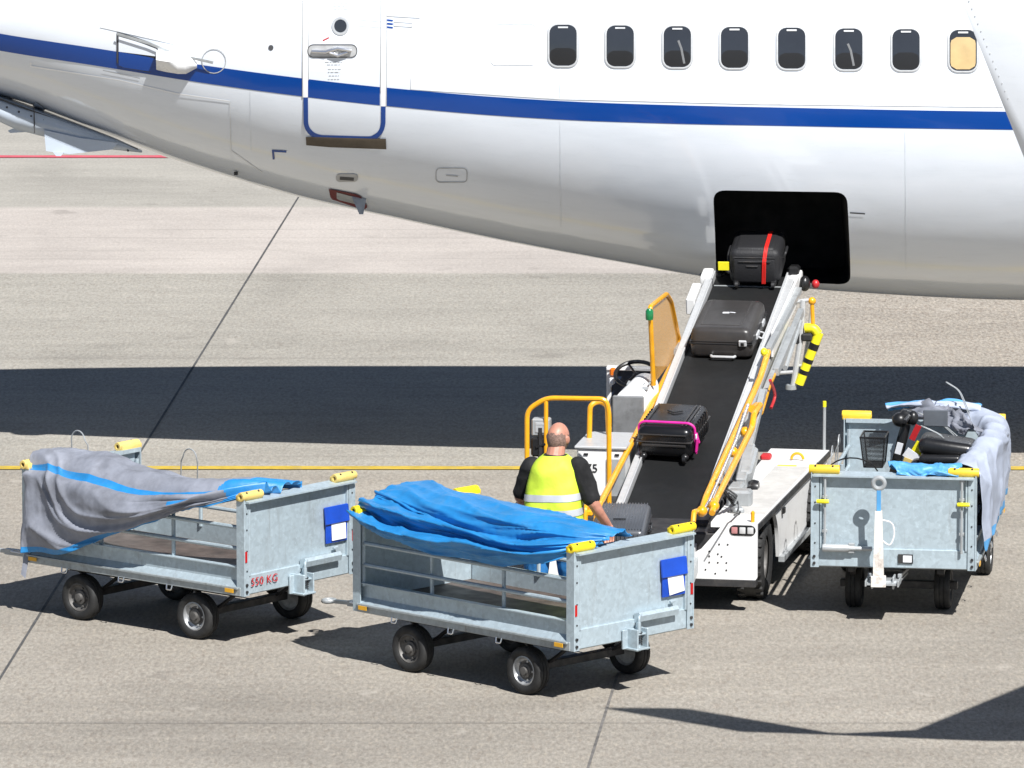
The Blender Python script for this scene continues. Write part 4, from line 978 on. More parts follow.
ba = bk.build('basket', M['mesh_black'], sco, ang=0)
t = MB(); t.tube(q1, .008, 6, closed=True); t.tube(q0, .006, 6, closed=True)
for a, c2 in zip(q0, q1): t.tube([a, c2], .006, 6)
t.build('basket_frame', M['black'], ba)
t = MB(); t.tube([(-.62+.22*math.cos(R(a)), -.18, .42+.16*math.sin(R(a))) for a in range(20, 175, 15)], .006, 6); t.build('wire', M['black'], sco)
for (x, z, w, hh, r, m, nm) in ((-.115, .79, .05, .14, 25, 'red', 'red_tag'), (-.10, .64, .085, .15, 30, 'ybright', 'yellow_tag'), (-.14, .60, .13, .085, 35, 'paper', 'white_tag'), (-.185, .52, .075, .13, 20, 'yrub_pale', 'cream_tag'), (-.245, .66, .05, .10, 15, 'paper', 'white_tag')):
    b = MB(); b.box((x, -.10-.01*len(nm) % .05, z), (w, .005, hh), rot=(R(12), R(r), 0), bev=0); b.build(nm, M[m], sco)

# ================================================================== BELT LOADER
Pt = atY(752, 276, 69.55); Pb = atY(645, 556, 63.4)
hd_ = math.atan2(Pt.y-Pb.y, Pt.x-Pb.x)
LO = Vector((Pb.x, Pb.y, 0)); EX = Vector((math.cos(hd_), math.sin(hd_), 0)); EY = Vector((-EX.y, EX.x, 0))
ldr = tag(empty('belt_loader', LO, (0, 0, hd_)), 'white airport belt loader with yellow rails reaching up into the cargo hold', 'belt loader')
LEN = (Vector((Pt.x, Pt.y, 0))-LO).length; zB, zT = Pb.z, Pt.z
SL = math.atan2(zT-zB, LEN)
print('loader', LO, math.degrees(hd_), LEN, zB, zT, math.degrees(SL))
def loc(P): d = Vector(P)-LO; return Vector((d.dot(EX), d.dot(EY), P[2]))
def ly(px, py, y):                                   # pixel -> vertical plane at sideways offset y
    d = Vector(ray(px, py)); o = Vector((0, 0, CAMH))-LO; t = (y-o.dot(EY))/d.dot(EY); return loc(Vector((0, 0, CAMH))+d*t)
def lx(px, py, x):                                   # pixel -> cross plane at distance x along the belt
    d = Vector(ray(px, py)); o = Vector((0, 0, CAMH))-LO; t = (x-o.dot(EX))/d.dot(EX); return loc(Vector((0, 0, CAMH))+d*t)
def lz(px, py, z): return loc(at(px, py, z))
def bz(x): return zB+(zT-zB)*x/LEN                   # belt surface height
BWI = .31                                            # half belt width
b = MB()
n = 60
rows = []
for i in range(n+1):
    x = -.75+(LEN+.75)*i/n
    rows.append([(x, y, bz(x)+mnoise.noise((x*3, y*2, 0))*.003) for y in (-BWI, -.1, .1, BWI)])
b.grid(rows); b.box((LEN/2, 0, (zB+zT)/2-.06), (LEN*1.0, 2*BWI, .09), rot=(0, -SL, 0), bev=.01)
belt = b.build('belt', M['black_rub'], ldr)
# splice lines of the belt
b = MB()
for px, py in ((715, 362),):
    x = ly(px, py, 0).x; x = lz(px, py, bz(2.9)).x
    b.box((x, 0, bz(x)+.003), (.02, 2*BWI-.02, .004), rot=(0, -SL, 0), bev=0)
b.build('belt_splice', M['lgrey'], belt)
for s in (-1, 1):
    f = MB()
    y = s*(BWI+.045)
    def pz(x, dz): return (x, y, bz(x)+dz)
    f.beam(pz(-.7, -.03), pz(LEN-.02, -.03), .075, .13, .006)
    f.beam((-.7, s*(BWI+.012), bz(-.7)+.035), (LEN-.05, s*(BWI+.012), bz(LEN-.05)+.035), .014, .05, .002)
    fr = f.build('conveyor_frame', M['alu_pale'], ldr)
    g2 = MB(); g2.beam((-.1, s*(BWI+.09), bz(-.1)-.11), (LEN-.3, s*(BWI+.09), bz(LEN-.3)-.11), .03, .12, .003); g2.build('frame_skirt', M['lgrey'], fr)
r = MB(); r.lathe([(0, -BWI-.02), (.045, -BWI-.02), (.045, BWI+.02), (0, BWI+.02)], (LEN, 0, zT-.05), (0, 1, 0), 18); r.build('end_roller', M['black_rub'], ldr)
for s, xx in ((-1, LEN-.02), (1, LEN-.05)):
    r = MB(); r.box((xx, s*(BWI+.08), zT-.03), (.24, .10, .13), rot=(0, -SL, 0), bev=.02, seg=2); r.build('end_guard', M['lwhite'], ldr)
r = MB(); r.box((LEN-.50, BWI+.135, bz(LEN-.50)-.03), (.40, .08, .15), rot=(0, -SL, 0), bev=.01); r.build('junction_box', M['lwhite'], ldr)
r = MB(); r.box((LEN+.02, -BWI-.06, zT+.05), (.16, .10, .10), bev=.02); r.build('end_sensor', M['black'], ldr)
r = MB(); r.box((LEN+.06, BWI+.05, zT+.0), (.2, .2, .04), bev=.01); r.build('end_flap', M['black'], ldr)
r = MB(); r.sphere((LEN-.1, -BWI-.17, zT-.04), (.06, .05, .07)); r.build('rubber_stop', M['black'], ldr)
r = MB(); r.sphere((LEN-.05, -BWI-.26, zT-.05), (.035, .035, .04)); r.build('stop_button', M['red'], ldr)
# chassis -----------------------------------------------------------
DZ = .74
c0 = lz(757, 523, DZ); c1 = lz(828, 450, DZ); c2 = lz(783, 444, DZ)
yR = c0.y-.01; SKEW = math.atan2(c1.y-c0.y, c1.x-c0.x); x0 = c0.x-.02; x1 = c1.x
yL = 1.02
xp = x0-.10
print('chassis', c0, c1, c2, yR, x0, x1, lz(752, 600, 0), lz(575, 490, DZ), lz(700, 515, DZ))
b = MB()
b.box(((x0+x1)/2, (yR+yL)/2, .50), (x1-x0-.06, yL-yR-.16, .30), bev=.02)
b.build('chassis', M['steel_dark'], ldr)
b = MB()
deckI = -BWI-.20
b.prism([(x0, yR, DZ-.04), (x1, yR+(x1-x0)*math.tan(SKEW), DZ-.04), (x1, deckI, DZ-.04), (x0, deckI, DZ-.04)], (0, 0, .04))
dk = b.build('deck', M['lwhite'], ldr)
b = MB(); b.box((x0+1.55, (yR+deckI)/2-.08, DZ+.003), (2.3, deckI-yR-.10, .006), rot=(0, 0, SKEW*.8), bev=.001); b.build('deck_grip', M['deck_grey'], dk)
b = MB(); b.box((x1-.50, yR+.36, DZ+.002), (.55, .05, .006), bev=0); pp = lz(797, 461, DZ)
b2 = MB(); pr = [(pp.x+.02, pp.y+.05*math.cos(R(a)), DZ+.012+.05*math.sin(R(a))) for a in range(0, 181, 20)]; b2.tube(pr, .012, 8); b2.build('lifting_eye', M['ypaint'], dk)
b3 = MB(); q = lz(787, 466, DZ); b3.box((q.x, q.y, DZ+.003), (.05, .16, .004), bev=0); b3.build('yellow_mark', M['ybright'], dk)
b3 = MB(); q = lz(766, 459, DZ); b3.box((q.x, q.y, DZ+.02), (.12, .09, .05), bev=.015); b3.build('red_cap', M['red'], dk)
# right skirt wall with wheel arch
wx = lz(752, 598, 0).x+.05; WR = .33
b = MB(); yo = yR+.015
prof = [(x0+.02, DZ-.05)]
prof += [(x0+.02, .62)] if False else []
arc = [(wx+(WR+.07)*math.cos(R(a)), .33+(WR+.05)*math.sin(R(a))) for a in range(10, 100, 10)]
arc = [(px, min(pz2, DZ-.06)) for px, pz2 in arc]
poly = [(x1-.02, DZ-.04), (x1-.02, .36), (x1-.25, .26), (wx+WR+.10, .26)]+arc+[(x0+.05, DZ-.06), (x0+.05, DZ-.04)]
b.prism([(p[0], yo, p[1]) for p in poly], (0, .03, 0))
sk = b.build('side_panel', M['lwhite'], ldr)
b = MB(); b.beam((x0, yR-.006, DZ-.03), (x1, yR-.006, DZ-.03), .012, .05, .002); b.build('edge_strip', M['steel_dark'], sk)
b = MB(); b.box((x0+1.25, yR-.004, DZ-.11), (.07, .02, .05)); b.tube([(x1-.35, yR-.01, .62), (x1-.20, yR-.01, .60)], .012, 6); b.build('latch', M['black'], sk)
b = MB(); b.beam((wx+WR+.1, yR+.0, .24), (x1-.1, yR+.0, .24), .05, .05); b.build('bottom_rail', M['lgrey'], sk)
rz = Matrix.Rotation(SKEW, 3, 'Z'); pv = Vector((x0, yR, 0)); sk.location = pv-rz @ pv; sk.rotation_euler = (0, 0, SKEW)
# front plate
b = MB(); yPl = lx(699, 560, x0).y; 
pl = [(yR+.0, DZ-.0), (yR+.0, .30), (yR+.02, .27), (-.16, .27), (-.16, .38), (yR+.46, .52), (yR+.27, DZ+.0)]
b.prism([(x0-.03, y, z) for y, z in pl], (.035, 0, 0))
b2 = MB(); b2.prism([(x0-.03, y, z) for y, z in ((.25, .27), (.25, .55), (yL-.05, .55), (yL-.05, .27))], (.035, 0, 0)); b2.build('lower_plate', M['lwhite'], ldr, ang=20)
fp = b.build('front_plate', M['lwhite'], ldr, ang=20)
b = MB(); b.box((x0+.02, (yR-.2)/2, .25), (.12, abs(yR)-.22, .06)); b.build('bumper_bar', M['steel_dark'], fp)
hl0 = lx(742.5, 530.5, x0-.035)
b = MB(); b.prism([(x0-.036, hl0.y+p[0], hl0.z+p[1]) for p in [(.065+.042*math.cos(R(a)), .042*math.sin(R(a))) for a in range(-90, 91, 20)]+[(-.065-.042*math.cos(R(a)), .042*math.sin(R(a)))[0:2] for a in range(90, -91, -20)]], (.012, 0, 0)); lh = b.build('lamp_bezel', M['black'], fp)
for k, mm in ((.065, 'lamp_red'), (0, 'lamp_clear'), (-.065, 'lamp_clear')):
    if mm not in M: M[mm] = mat(mm, (0.45, 0.2, 0.2) if mm == 'lamp_red' else (0.5, 0.5, 0.5), 0.12, coat=.5, var=.05)
    b = MB(); b.box((x0-.040, hl0.y+k, hl0.z), (.012, .050, .054), bev=.012, seg=2); b.build('headlight', M[mm], fp)
b = MB()
for dy, dz in ((.19, -.12), (.12, -.12), (.27, -.18), (.27, -.22), (.27, -.27), (.20, -.20), (.20, -.27), (.17, -.22), (.13, -.27), (.13, -.33), (.30, -.33), (.22, -.36)):
    b.lathe([(0, .003), (.008, .003), (.008, -.002)], (x0-.031, hl0.y+dy, hl0.z+dz), (-1, 0, 0), 8)
b.build('bolt_hole', M['steel_dark'], fp)
for k in ((wx, yR+.13), (wx, yL-.13), (x1-.75, yR+.0), (x1-.75, yL-.13)):
    w = empty('wheel', (k[0], k[1], WR)); w.parent = ldr; sd = -1 if k[1] < 0 else 1
    t = MB(); t.lathe([(.18, -.10), (.20, -.11), (.28, -.118), (.315, -.10), (WR, -.07), (WR, .07), (.315, .10), (.28, .118), (.20, .11), (.18, .10)], axis=(0, 1, 0), seg=40)
    for i in range(26):
        a = 2*PI*i/26
        for y in (-.075, .075): t.box((math.cos(a)*(WR-.005), y, math.sin(a)*(WR-.005)), (.03, .06, .035), rot=Matrix.Rotation(-a, 3, 'Y'), bev=.004)
    t.build('tyre', M['tyre'], w, ang=40)
    t = MB(); t.lathe([(.185, sd*.09), (.16, sd*.085), (.14, sd*.03), (.07, sd*.02), (.06, sd*.06), (0, sd*.065)], axis=(0, 1, 0), seg=28); t.lathe([(.185, -sd*.09), (0, -sd*.06)], axis=(0, 1, 0), seg=20); t.build('rim', M['dark_rim'], w)
b = MB(); b.box((x0+.06, yR+.05, DZ+.03), (.04, .03, .12), bev=.01); b.build('corner_marker', M['ypaint'], ldr)
m0 = lz(825, 449, DZ)
b = MB(); b.tube([(m0.x-.05, m0.y, DZ), (m0.x-.05, m0.y, DZ+.40)], .013, 8); mk = b.build('marker_rod', M['lgrey'], ldr)
b = MB(); b.tube([(m0.x-.05, m0.y, DZ+.37), (m0.x-.05, m0.y, DZ+.42)], .015, 8); b.build('rod_tip', M['ybright'], mk)
# left body: cabinet, driver's place -------------------------------
cb = lx(577, 440, 1.75); ca = lx(630, 440, 1.75)
yl_, yr_ = cb.y, BWI+.13
zc_ = lx(600, 449, 1.75).z
b = MB(); b.box((2.10, (yl_+yr_)/2, zc_/2+.16), (.70, yl_-yr_, zc_-.32), bev=.012)
cab = b.build('cabinet', M['lwhite'], ldr)
b = MB(); b.box((2.10, (yl_+yr_)/2, zc_+.012), (.74, yl_-yr_+.04, .024), bev=.006); b.build('lid', M['alu_pale'], cab)
b = MB(); b.box((1.742, yr_+.07, zc_-.33), (.012, .16, .5), bev=.004); b.build('cabinet_door', M['lgrey'], cab)
b = MB()
for dy in (.06, .32): b.box((1.743, yr_+dy, zc_-.045), (.01, .035, .015), bev=0)
b.build('catch', M['black'], cab)
cu = bpy.data.curves.new('number', 'FONT'); cu.body = '75'; cu.size = .10; cu.extrude = .001
to = bpy.data.objects.new('number', cu); col.objects.link(to); bpy.context.view_layer.update()
me = bpy.data.meshes.new_from_object(to.evaluated_get(bpy.context.evaluated_depsgraph_get())); bpy.data.objects.remove(to)
me.materials.append(M['black']); nu_ = bpy.data.objects.new('fleet_number', me); col.objects.link(nu_); nu_.parent = cab
q = lx(586, 472, 1.745); nu_.location = (1.744, q.y, q.z); nu_.rotation_euler = (R(90), 0, R(-90))
b = MB(); b.box((2.3, (yl_+yr_)/2+.02, .40), (2.4, yl_-yr_, .32), bev=.02); b.build('side_body', M['lwhite'], ldr)
M['shellgrey'] = mat('worn_grey_sheet', (0.24, 0.245, 0.25), 0.4, 0.3, 0.15, 4, dirt=0.5)
# driver's seat / engine hood with dash behind it
xe = 3.0
e0 = lx(611, 438, xe); e1 = lx(640, 438, xe); etop = lx(625, 396, xe).z; eb = e0.z-.1
b = MB(); b.box((xe+.02, (e0.y+e1.y)/2-.02, (etop+eb)/2), (.05, abs(e0.y-e1.y)+.02, etop-eb), bev=.01)
b.box((xe, (e0.y+e1.y)/2+.0, eb+.02), (.10, abs(e0.y-e1.y)-.02, .08), bev=.02); b.build('seat_shell', M['shellgrey'], ldr)
b = MB(); wy = abs(e0.y-e1.y)/2+.01; cy = (e0.y+e1.y)/2-.04
rows = []
for i in range(9):
    t = i/8; x = xe+.02+.42*t; rr = wy*(1-.12*t); zz = etop-.10+.07*t
    rows.append([(x, cy+rr*math.cos(R(a))-.06*t, zz+.16*math.sin(R(a))**.7 if a not in (0, 180) else zz-.25) for a in range(0, 181, 15)])
b.loft(rows); hd2 = b.build('hood', M['lwhite'], ldr, ang=50)
b = MB()
for k in range(5): b.box((xe+.22, cy+.05-.045*k, etop+.078), (.10, .018, .006), rot=(0, R(-8), 0), bev=.001)
b.box((xe+.12, cy-.09, etop+.05), (.05, .09, .02), bev=.003); b.build('vent', M['lgrey'], hd2)
xs_ = xe+.95
s0 = lx(636, 374, xs_)
sw = MB(); rr = .155
sw.tube([(xs_+rr*math.cos(2*PI*k/28)*.9, s0.y+rr*1.15*math.sin(2*PI*k/28), s0.z-.0+rr*math.cos(2*PI*k/28)*.55) for k in range(28)], .018, 8, closed=True)
sw.tube([(xs_, s0.y, s0.z), (xs_+.1, s0.y, s0.z-.25)], .03, 8)
for a in (30, 150, 270): sw.tube([(xs_, s0.y, s0.z), (xs_+rr*math.cos(R(a))*.9, s0.y+rr*1.15*math.sin(R(a)), s0.z+rr*math.cos(R(a))*.55)], .010, 6)
sw.build('steering_wheel', M['black'], ldr)
b = MB(); d0 = lx(606.5, 366, xs_+.25); d1 = lx(655, 366, xs_+.25); zt_ = d0.z
b.box((xs_+.28, d0.y-.02, zt_-.28), (.06, .04, .56), bev=.006); b.box((xs_+.28, (d0.y+d1.y)/2, zt_-.02), (.10, d0.y-d1.y, .03), bev=.006); ds = b.build('dash_frame', M['lwhite'], ldr)
b = MB(); b.box((xs_+.30, (d0.y+d1.y)/2, zt_-.28), (.05, d0.y-d1.y-.06, .5), bev=.004); b.build('dash_board', mat('dark_navy_panel', (0.01, 0.018, 0.04), 0.4), ds)
b = MB(); q = lx(613, 372, xs_+.2); b.box(q, (.05, .055, .075), bev=.015); b.build('indicator', mat('orange_lens', (0.7, 0.16, 0.01), 0.2), ds)
b = MB(); q = lx(612, 381, xs_+.2); b.box(q, (.05, .045, .06), bev=.01); b.build('gauge', M['paper'], ds)
# guard rails ---------------------------------------------------------
xr = 1.35
def LX(x, *px): return [lx(a, c, x) for a, c in px]
b = MB()
p = LX(xr, (527, 500), (527, 410), (546, 398), (606, 399), (609, 412), (609, 520))
p[0].z = .5; p[-1].z = .5
b.tube(p, .021, 10, .07)
q = lx(546, 398, xr); b.tube([q, (q.x, q.y, .55)], .018, 8)
gr = b.build('guard_rail', M['ypaint'], ldr)
b = MB()
p = LX(xr+.8, (588, 470), (590, 405), (598, 402), (604, 406)); p[0].z -= .2
pp2 = [p[0], p[1], (p[2].x+.05, p[2].y, p[2].z), (p[3].x+.18, p[3].y, p[3].z-.02), (p[3].x+.2, p[3].y-.03, p[0].z)]
b.tube(pp2, .022, 10, .05); b.build('grab_handle', M['ypaint'], ldr)
b = MB(); q = lx(541.5, 426.5, xr+.06); b.box(q, (.12, .15, .145), bev=.012); cbx = b.build('control_box', M['lgrey'], ldr)
b = MB(); b.box((q.x-.062, q.y-.005, q.z), (.008, .095, .085), bev=.003); b.box((q.x-.064, q.y-.005, q.z+.03), (.008, .07, .02), bev=.002); b.build('control_panel', M['alu'], cbx)
b = MB(); q2 = lx(541, 446, xr+.06); b.box(q2, (.13, .15, .16), bev=.015); b.tube([(q2.x-.07, q2.y+.03, q2.z), (q2.x-.07, q2.y-.05, q2.z+.03)], .012, 6); b.build('pendant_box', M['black'], cbx)
b = MB(); b.box((xr+.1, lx(536, 470, xr).y, .62), (.4, .35, .05), bev=.01); b.tube([(xr, q.y, .5), (xr, q.y, q.z)], .02, 6); b.build('step', M['steel_dark'], ldr)
# long left rail and mesh guard
ys = BWI+.115
b = MB(); a0, a1 = ly(598, 508, ys), ly(680, 349, ys)
b.tube([a0+Vector((-.1, 0, -.10)), a0, a1, a1+Vector((.1, 0, -.08))], .026, 10, .05)
a2, a3 = ly(585, 507, ys+.05), ly(604, 498, ys+.05)
b.tube([a2+Vector((0, 0, -.15)), a2, a3, a3+Vector((.3, 0, .03))], .022, 8, .05)
b.box(ly(590, 512, ys+.02), (.14, .06, .05), bev=.012)
b.build('left_hand_rail', M['ypaint'], ldr)
g0 = [ly(653.5, 385, ys), ly(650, 307, ys), ly(666.5, 294, ys), ly(671, 301, ys), ly(679, 340, ys), ly(678, 352, ys)]
b = MB(); b.tube(g0, .021, 10, .05); gm = b.build('mesh_guard', M['ypaint'], ldr)
b = MB(); vv = [b.bm.verts.new(x) for x in (g0[0], g0[1], g0[2], g0[3], g0[4], g0[5])]; b.bm.faces.new(vv); b.build('wire_mesh', M['mesh_orange'], gm, ang=0)
b = MB(); q = ly(650, 314, ys); b.lathe([(0, -.045), (.03, -.045), (.034, -.02), (.034, .03), (.02, .05), (0, .055)], q+Vector((-.03, .0, 0)), (0, 0, 1), 12); b.build('green_lamp', mat('green_lens', (0.01, 0.16, 0.05), 0.2, coat=.5), gm)
b = MB(); b.tube([ly(676, 352, ys-.02), ly(690, 331, ys-.02)], .03, 10); b.build('rail_sleeve', M['lgrey'], gm)
# right side: folded hand rail, lift arms, struts
yA, yB, yC = -BWI-.15, -BWI-.25, -BWI-.20
b = MB()
b.tube([ly(701, 514, yA), ly(706, 497, yA), ly(760, 378, yA), ly(768, 352, yA)], .027, 10, .05)
b.tube([ly(702, 510, yA), ly(694, 512, yA), ly(693, 522, yA)], .022, 8, .02)
for px, py in ((702, 511), (711, 503), (745, 432), (733, 452)): b.sphere(ly(px, py, yA-.03), (.05, .045, .045), 10, 8)
b.build('folded_rail', M['ypaint'], ldr)
b = MB(); b.tube([ly(712, 513, yB), ly(716, 500, yB), ly(752, 428, yB), ly(754, 414, yB), ly(760, 405, yB)], .026, 10, .06)
b.sphere(ly(714, 506, yB), (.05, .045, .045), 10, 8); b.build('folded_rail', M['ypaint'], ldr)
b = MB(); b.tube([ly(760, 412, yC), ly(768, 385, yC), ly(783, 352, yC)], .030, 10, .05); b.tube([ly(752, 409, yC), ly(760, 404, yC), ly(763, 396, yC)], .032, 10, .03); b.build('folded_rail', M['ypaint'], ldr)
b = MB(); b.tube([ly(709, 502, yA-.05), ly(736, 440, yA-.05), ly(748, 405, yA-.05)], .014, 8); b.tube([ly(705, 508, yA-.04), ly(722, 476, yA-.04)], .011, 8); b.build('gas_strut', M['chrome'], ldr)
b = MB(); b.beam(ly(741, 484, yC-.02), ly(763, 392, yC-.02), .05, .07); b.beam(ly(741, 484, yC-.04), ly(750, 448, yC-.04), .09, .10, .01)
b.beam(ly(756, 415, yC), ly(790, 330, yC), .04, .06); lf = b.build('lift_arm', M['lgrey'], ldr)
b = MB(); b.beam(ly(745, 478, yC-.06), ly(752, 452, yC-.06), .11, .12, .02); b.build('lift_cylinder', M['lgrey'], lf)
q = ly(743, 488, yC-.04)
b = MB(); b.lathe([(0, -.09), (.055, -.09), (.065, -.07), (.065, .05), (.045, .09), (0, .09)], q+Vector((0, .06, 0)), (0, 1, 0), 16); b.lathe([(0, -.04), (.065, -.04), (.075, 0), (.065, .04), (0, .04)], q+Vector((0, -.09, .0)), (0, 1, 0), 16); b.build('lift_motor', M['black'], lf)
b = MB()
for k in range(4):
    a = ly(736+3*k, 492, yC-.05); e = ly(728+6*k, 512+3*(k % 2), yR*.5+yC*.5)
    mid = (a+e)/2+Vector((.05*(k-1.5), .03*(k-2), -.06)); b.tube(cr([a, mid, e], 12), .007, 6)
for k in range(5):
    a = ly(716+5*k, 480+6*k, yC+.02); e = ly(735-2*k, 505-4*k, yC-.12); mid = (a+e)/2+Vector((0, -.05, -.08+.02*k)); b.tube(cr([a, mid, e], 12), .009, 6)
b.build('hydraulic_hose', M['black'], lf)
b = MB(); q = lz(737, 514, DZ-.02); b.box((q.x, q.y, DZ+.02), (.22, .09, .05), rot=(0, 0, .3), bev=.015); b.box((q.x+.3, q.y+.02, DZ+.06), (.16, .2, .14), bev=.02); b.box((q.x+.65, q.y+.10, DZ+.05), (.3, .12, .12), bev=.02); b.build('valve_block', M['lgrey'], ldr)
b = MB(); b.box((q.x+.02, q.y+.28, DZ-.12), (.5, .2, .16), bev=.03); b.box((q.x+.9, q.y+.22, DZ-.08), (.7, .12, .18), bev=.03); b.build('pump', M['steel_dark'], ldr)
# scissor under the conveyor
b = MB()
for s in (-1, 1):
    b.beam((1.0, s*.22, .55), (3.6, s*.22, bz(3.6)-.12), .05, .10); b.beam((x1-.3, s*.16, .60), (2.2, s*.16, bz(2.2)-.12), .05, .10)
b.build('scissor_arm', M['steel_dark'], ldr)
# upper end on the right: posts and striped bumper bar
xp2 = LEN-.35
b = MB()
b.tube(LX(xp2, (803, 300), (801, 335), (793, 388)), .026, 10); b.tube(LX(xp2+.15, (813, 300), (809, 336), (804, 366)), .020, 10)
b.tube(LX(xp2, (795, 302), (809, 300)), .018, 8); b.tube(LX(xp2, (798, 366), (808, 364)), .012, 8)
b.tube(LX(xp2-.1, (775, 373), (793, 372)), .016, 8)
pst = b.build('bumper_post', M['alu_pale'], ldr)
b = MB(); b.lathe([(0, -.02), (.05, -.02), (.05, .02), (0, .02)], lx(791, 387, xp2), (0, 0, 1), 12); b.build('post_foot', M['lgrey'], pst)
pa, pb_ = lx(819, 333, xp2), lx(799, 384, xp2)
bands = [('ybright', 0, .2), ('black', .2, .32), ('ybright', .32, .50), ('black', .50, .58), ('ybright', .58, .72), ('black', .72, .80), ('ybright', .80, 1.0)]
b = MB(); b.tube([pa, pb_], .042, 12, cap=True); bar = b.build('bumper_bar', M['ybright'], ldr)
b = MB()
for m_, u0, u1 in bands:
    if m_ == 'black': b.tube([pa.lerp(pb_, u0), pa.lerp(pb_, u1)], .0445, 12)
b.build('black_band', M['black'], bar)
b = MB(); b.tube(LX(xp2, (805, 328), (814, 328), (818, 334)), .042, 12, .04); b.build('bar_elbow', M['ybright'], bar)
b = MB(); b.tube(LX(xp2, (812, 302), (813, 326)), .018, 8); b.sphere(lx(812, 301, xp2), (.035, .035, .035), 10, 8); b.build('release_lever', M['ypaint'], bar)
b = MB(); b.box(lx(807, 337, xp2), (.08, .10, .07), bev=.015); b.box(lx(797, 338, xp2), (.06, .06, .10), bev=.01); b.build('bar_clamp', M['steel_dark'], bar)
b = MB(); b.beam(ly(768, 350, yA), ly(799, 290, yA), .05, .05); b.beam(ly(776, 372, yA-.08), ly(801, 312, yA-.08), .05, .07); b.tube([ly(785, 368, yB), ly(800, 322, yB)], .025, 8); b.build('end_linkage', M['lgrey'], ldr)
b = MB(); b.beam(ly(772, 345, yA+.03), ly(798, 288, yA+.03), .02, .22); b.build('end_plate', M['lwhite'], ldr)
b = MB(); b.sphere(ly(764, 352, yA-.02), (.04, .03, .035)); b.build('yellow_cap', M['ybright'], ldr)
b = MB(); b.tube(cr([ly(770, 380, yB), ly(775, 395, yB-.02), ly(771, 408, yB)], 10), .013, 6); b.build('red_hose', M['red'], ldr)
# ================================================================== SUITCASES riding the belt
def on_belt(x, y, yaw=0):
    return empty('suitcase', LO+EX*x+EY*y+Vector((0, 0, bz(x)+.006)), Euler((0, -SL, hd_+yaw), 'XYZ'))
def belt_x(px, py):                                    # distance along the belt whose surface shows at this pixel
    x = 3.0
    for _ in range(30):
        p = lz(px, py, bz(x)); x = x*.4+p.x*.6
    return p
def shell(b, sx, sy, sz, z0=0.04, r=.045, x=0, y=0): b.box((x, y, z0+sz/2), (sx, sy, sz), bev=r, seg=4); return b
# 1 grey ribbed case at the foot of the belt
p = belt_x(628, 535); s1 = on_belt(p.x-.22, p.y+.02, R(3))
tag(s1, 'dark grey ribbed suitcase lying flat at the lower end of the belt, beside the worker', 'suitcase', 'suitcases on the conveyor belt')
b = MB(); shell(b, .62, .44, .22, .03, .05)
for k in range(17): b.box((0, -.19+.38*k/16, .252), (.56, .010, .012), bev=.004, seg=2)
for k in range(11): b.box((-.312, -.17+.34*k/10, .14), (.012, .010, .17), bev=.004, seg=2)
sh = b.build('shell', M['gcase'], s1, ang=40)
b = MB(); b.box((0, 0, .14), (.628, .448, .012), bev=.003); b.build('zip_seam', M['black'], sh)
b = MB(); b.tube([(.05, -.225, .17), (.05, -.25, .17), (-.12, -.25, .17), (-.12, -.225, .17)], .010, 8, .02); b.tube([(-.10, -.05, .268), (-.10, .05, .268)], .006, 6); b.build('handle', M['black'], s1)
for dx in (-.27, .27):
    for dz in (.07, .20):
        b = MB(); b.lathe([(0, -.012), (.022, -.012), (.022, .012), (0, .012)], (dx, .235, dz), (1, 0, 0), 12); b.build('wheel', M['black'], s1)
# 2 black case with pink strap
p = belt_x(668, 466); s2 = on_belt(p.x+.36, p.y, R(-7))
tag(s2, 'black hard suitcase with a bright pink strap, second from the foot of the belt', 'suitcase', 'suitcases on the conveyor belt')
b = MB(); shell(b, .66, .50, .28, .035, .07)
for k in range(8):
    for s_ in (-1, 1): b.box((-.20+.40*k/7, s_*.245, .19), (.022, .022, .20), bev=.006, seg=2)
sh = b.build('shell', M['bcase'], s2, ang=40)
b = MB()
for y in (-.19, -.155, .19): b.box((.0, y, .324), (.50, .012, .010), bev=.003)
b.box((-.333, 0, .16), (.008, .40, .02), bev=.003); b.box((-.333, 0, .26), (.008, .42, .012), bev=.003); b.build('ridge', M['scase'], sh)
b = MB(); b.box((0, 0, .19), (.668, .508, .012), bev=.003); b.build('zip_seam', M['scase'], sh)
b = MB(); x = -.20
b.tube([(x, -.257, .05), (x, -.257, .30), (x, -.21, .333), (x, .21, .333), (x, .257, .30), (x, .257, .05)], .009, 6, .03)
b.tube([(x-.012, -.257, .05), (x-.012, -.257, .30), (x-.012, -.21, .333), (x-.012, .21, .333), (x-.012, .257, .30), (x-.012, .257, .05)], .009, 6, .03)
st = b.build('strap', M['pink'], s2)
b = MB(); b.box((x-.03, -.275, .14), (.05, .02, .13), rot=(R(8), 0, 0), bev=.006); b.box((x+.01, -.275, .19), (.03, .02, .10), rot=(R(-12), 0, .2), bev=.006); b.build('strap_tail', M['pink'], st)
b = MB(); b.box((x-.01, -.268, .21), (.03, .014, .05), bev=.004); b.build('buckle', M['paper'], st)
for y in (-.19, .19):
    b = MB(); b.sphere((-.335, y, .06), (.035, .035, .03)); b.lathe([(0, -.014), (.03, -.014), (.03, .014), (0, .014)], (-.36, y, .045), (0, 1, 0), 14); b.build('wheel', M['black'], s2)
b = MB(); b.prism([(.10, -.07, .323), (.06, 0, .323), (.10, .07, .323), (.085, .07, .323), (.04, 0, .323), (.085, -.07, .323)], (0, 0, .008)); b.build('badge', M['black'], s2)
s2.scale = (.94, .94, .94)
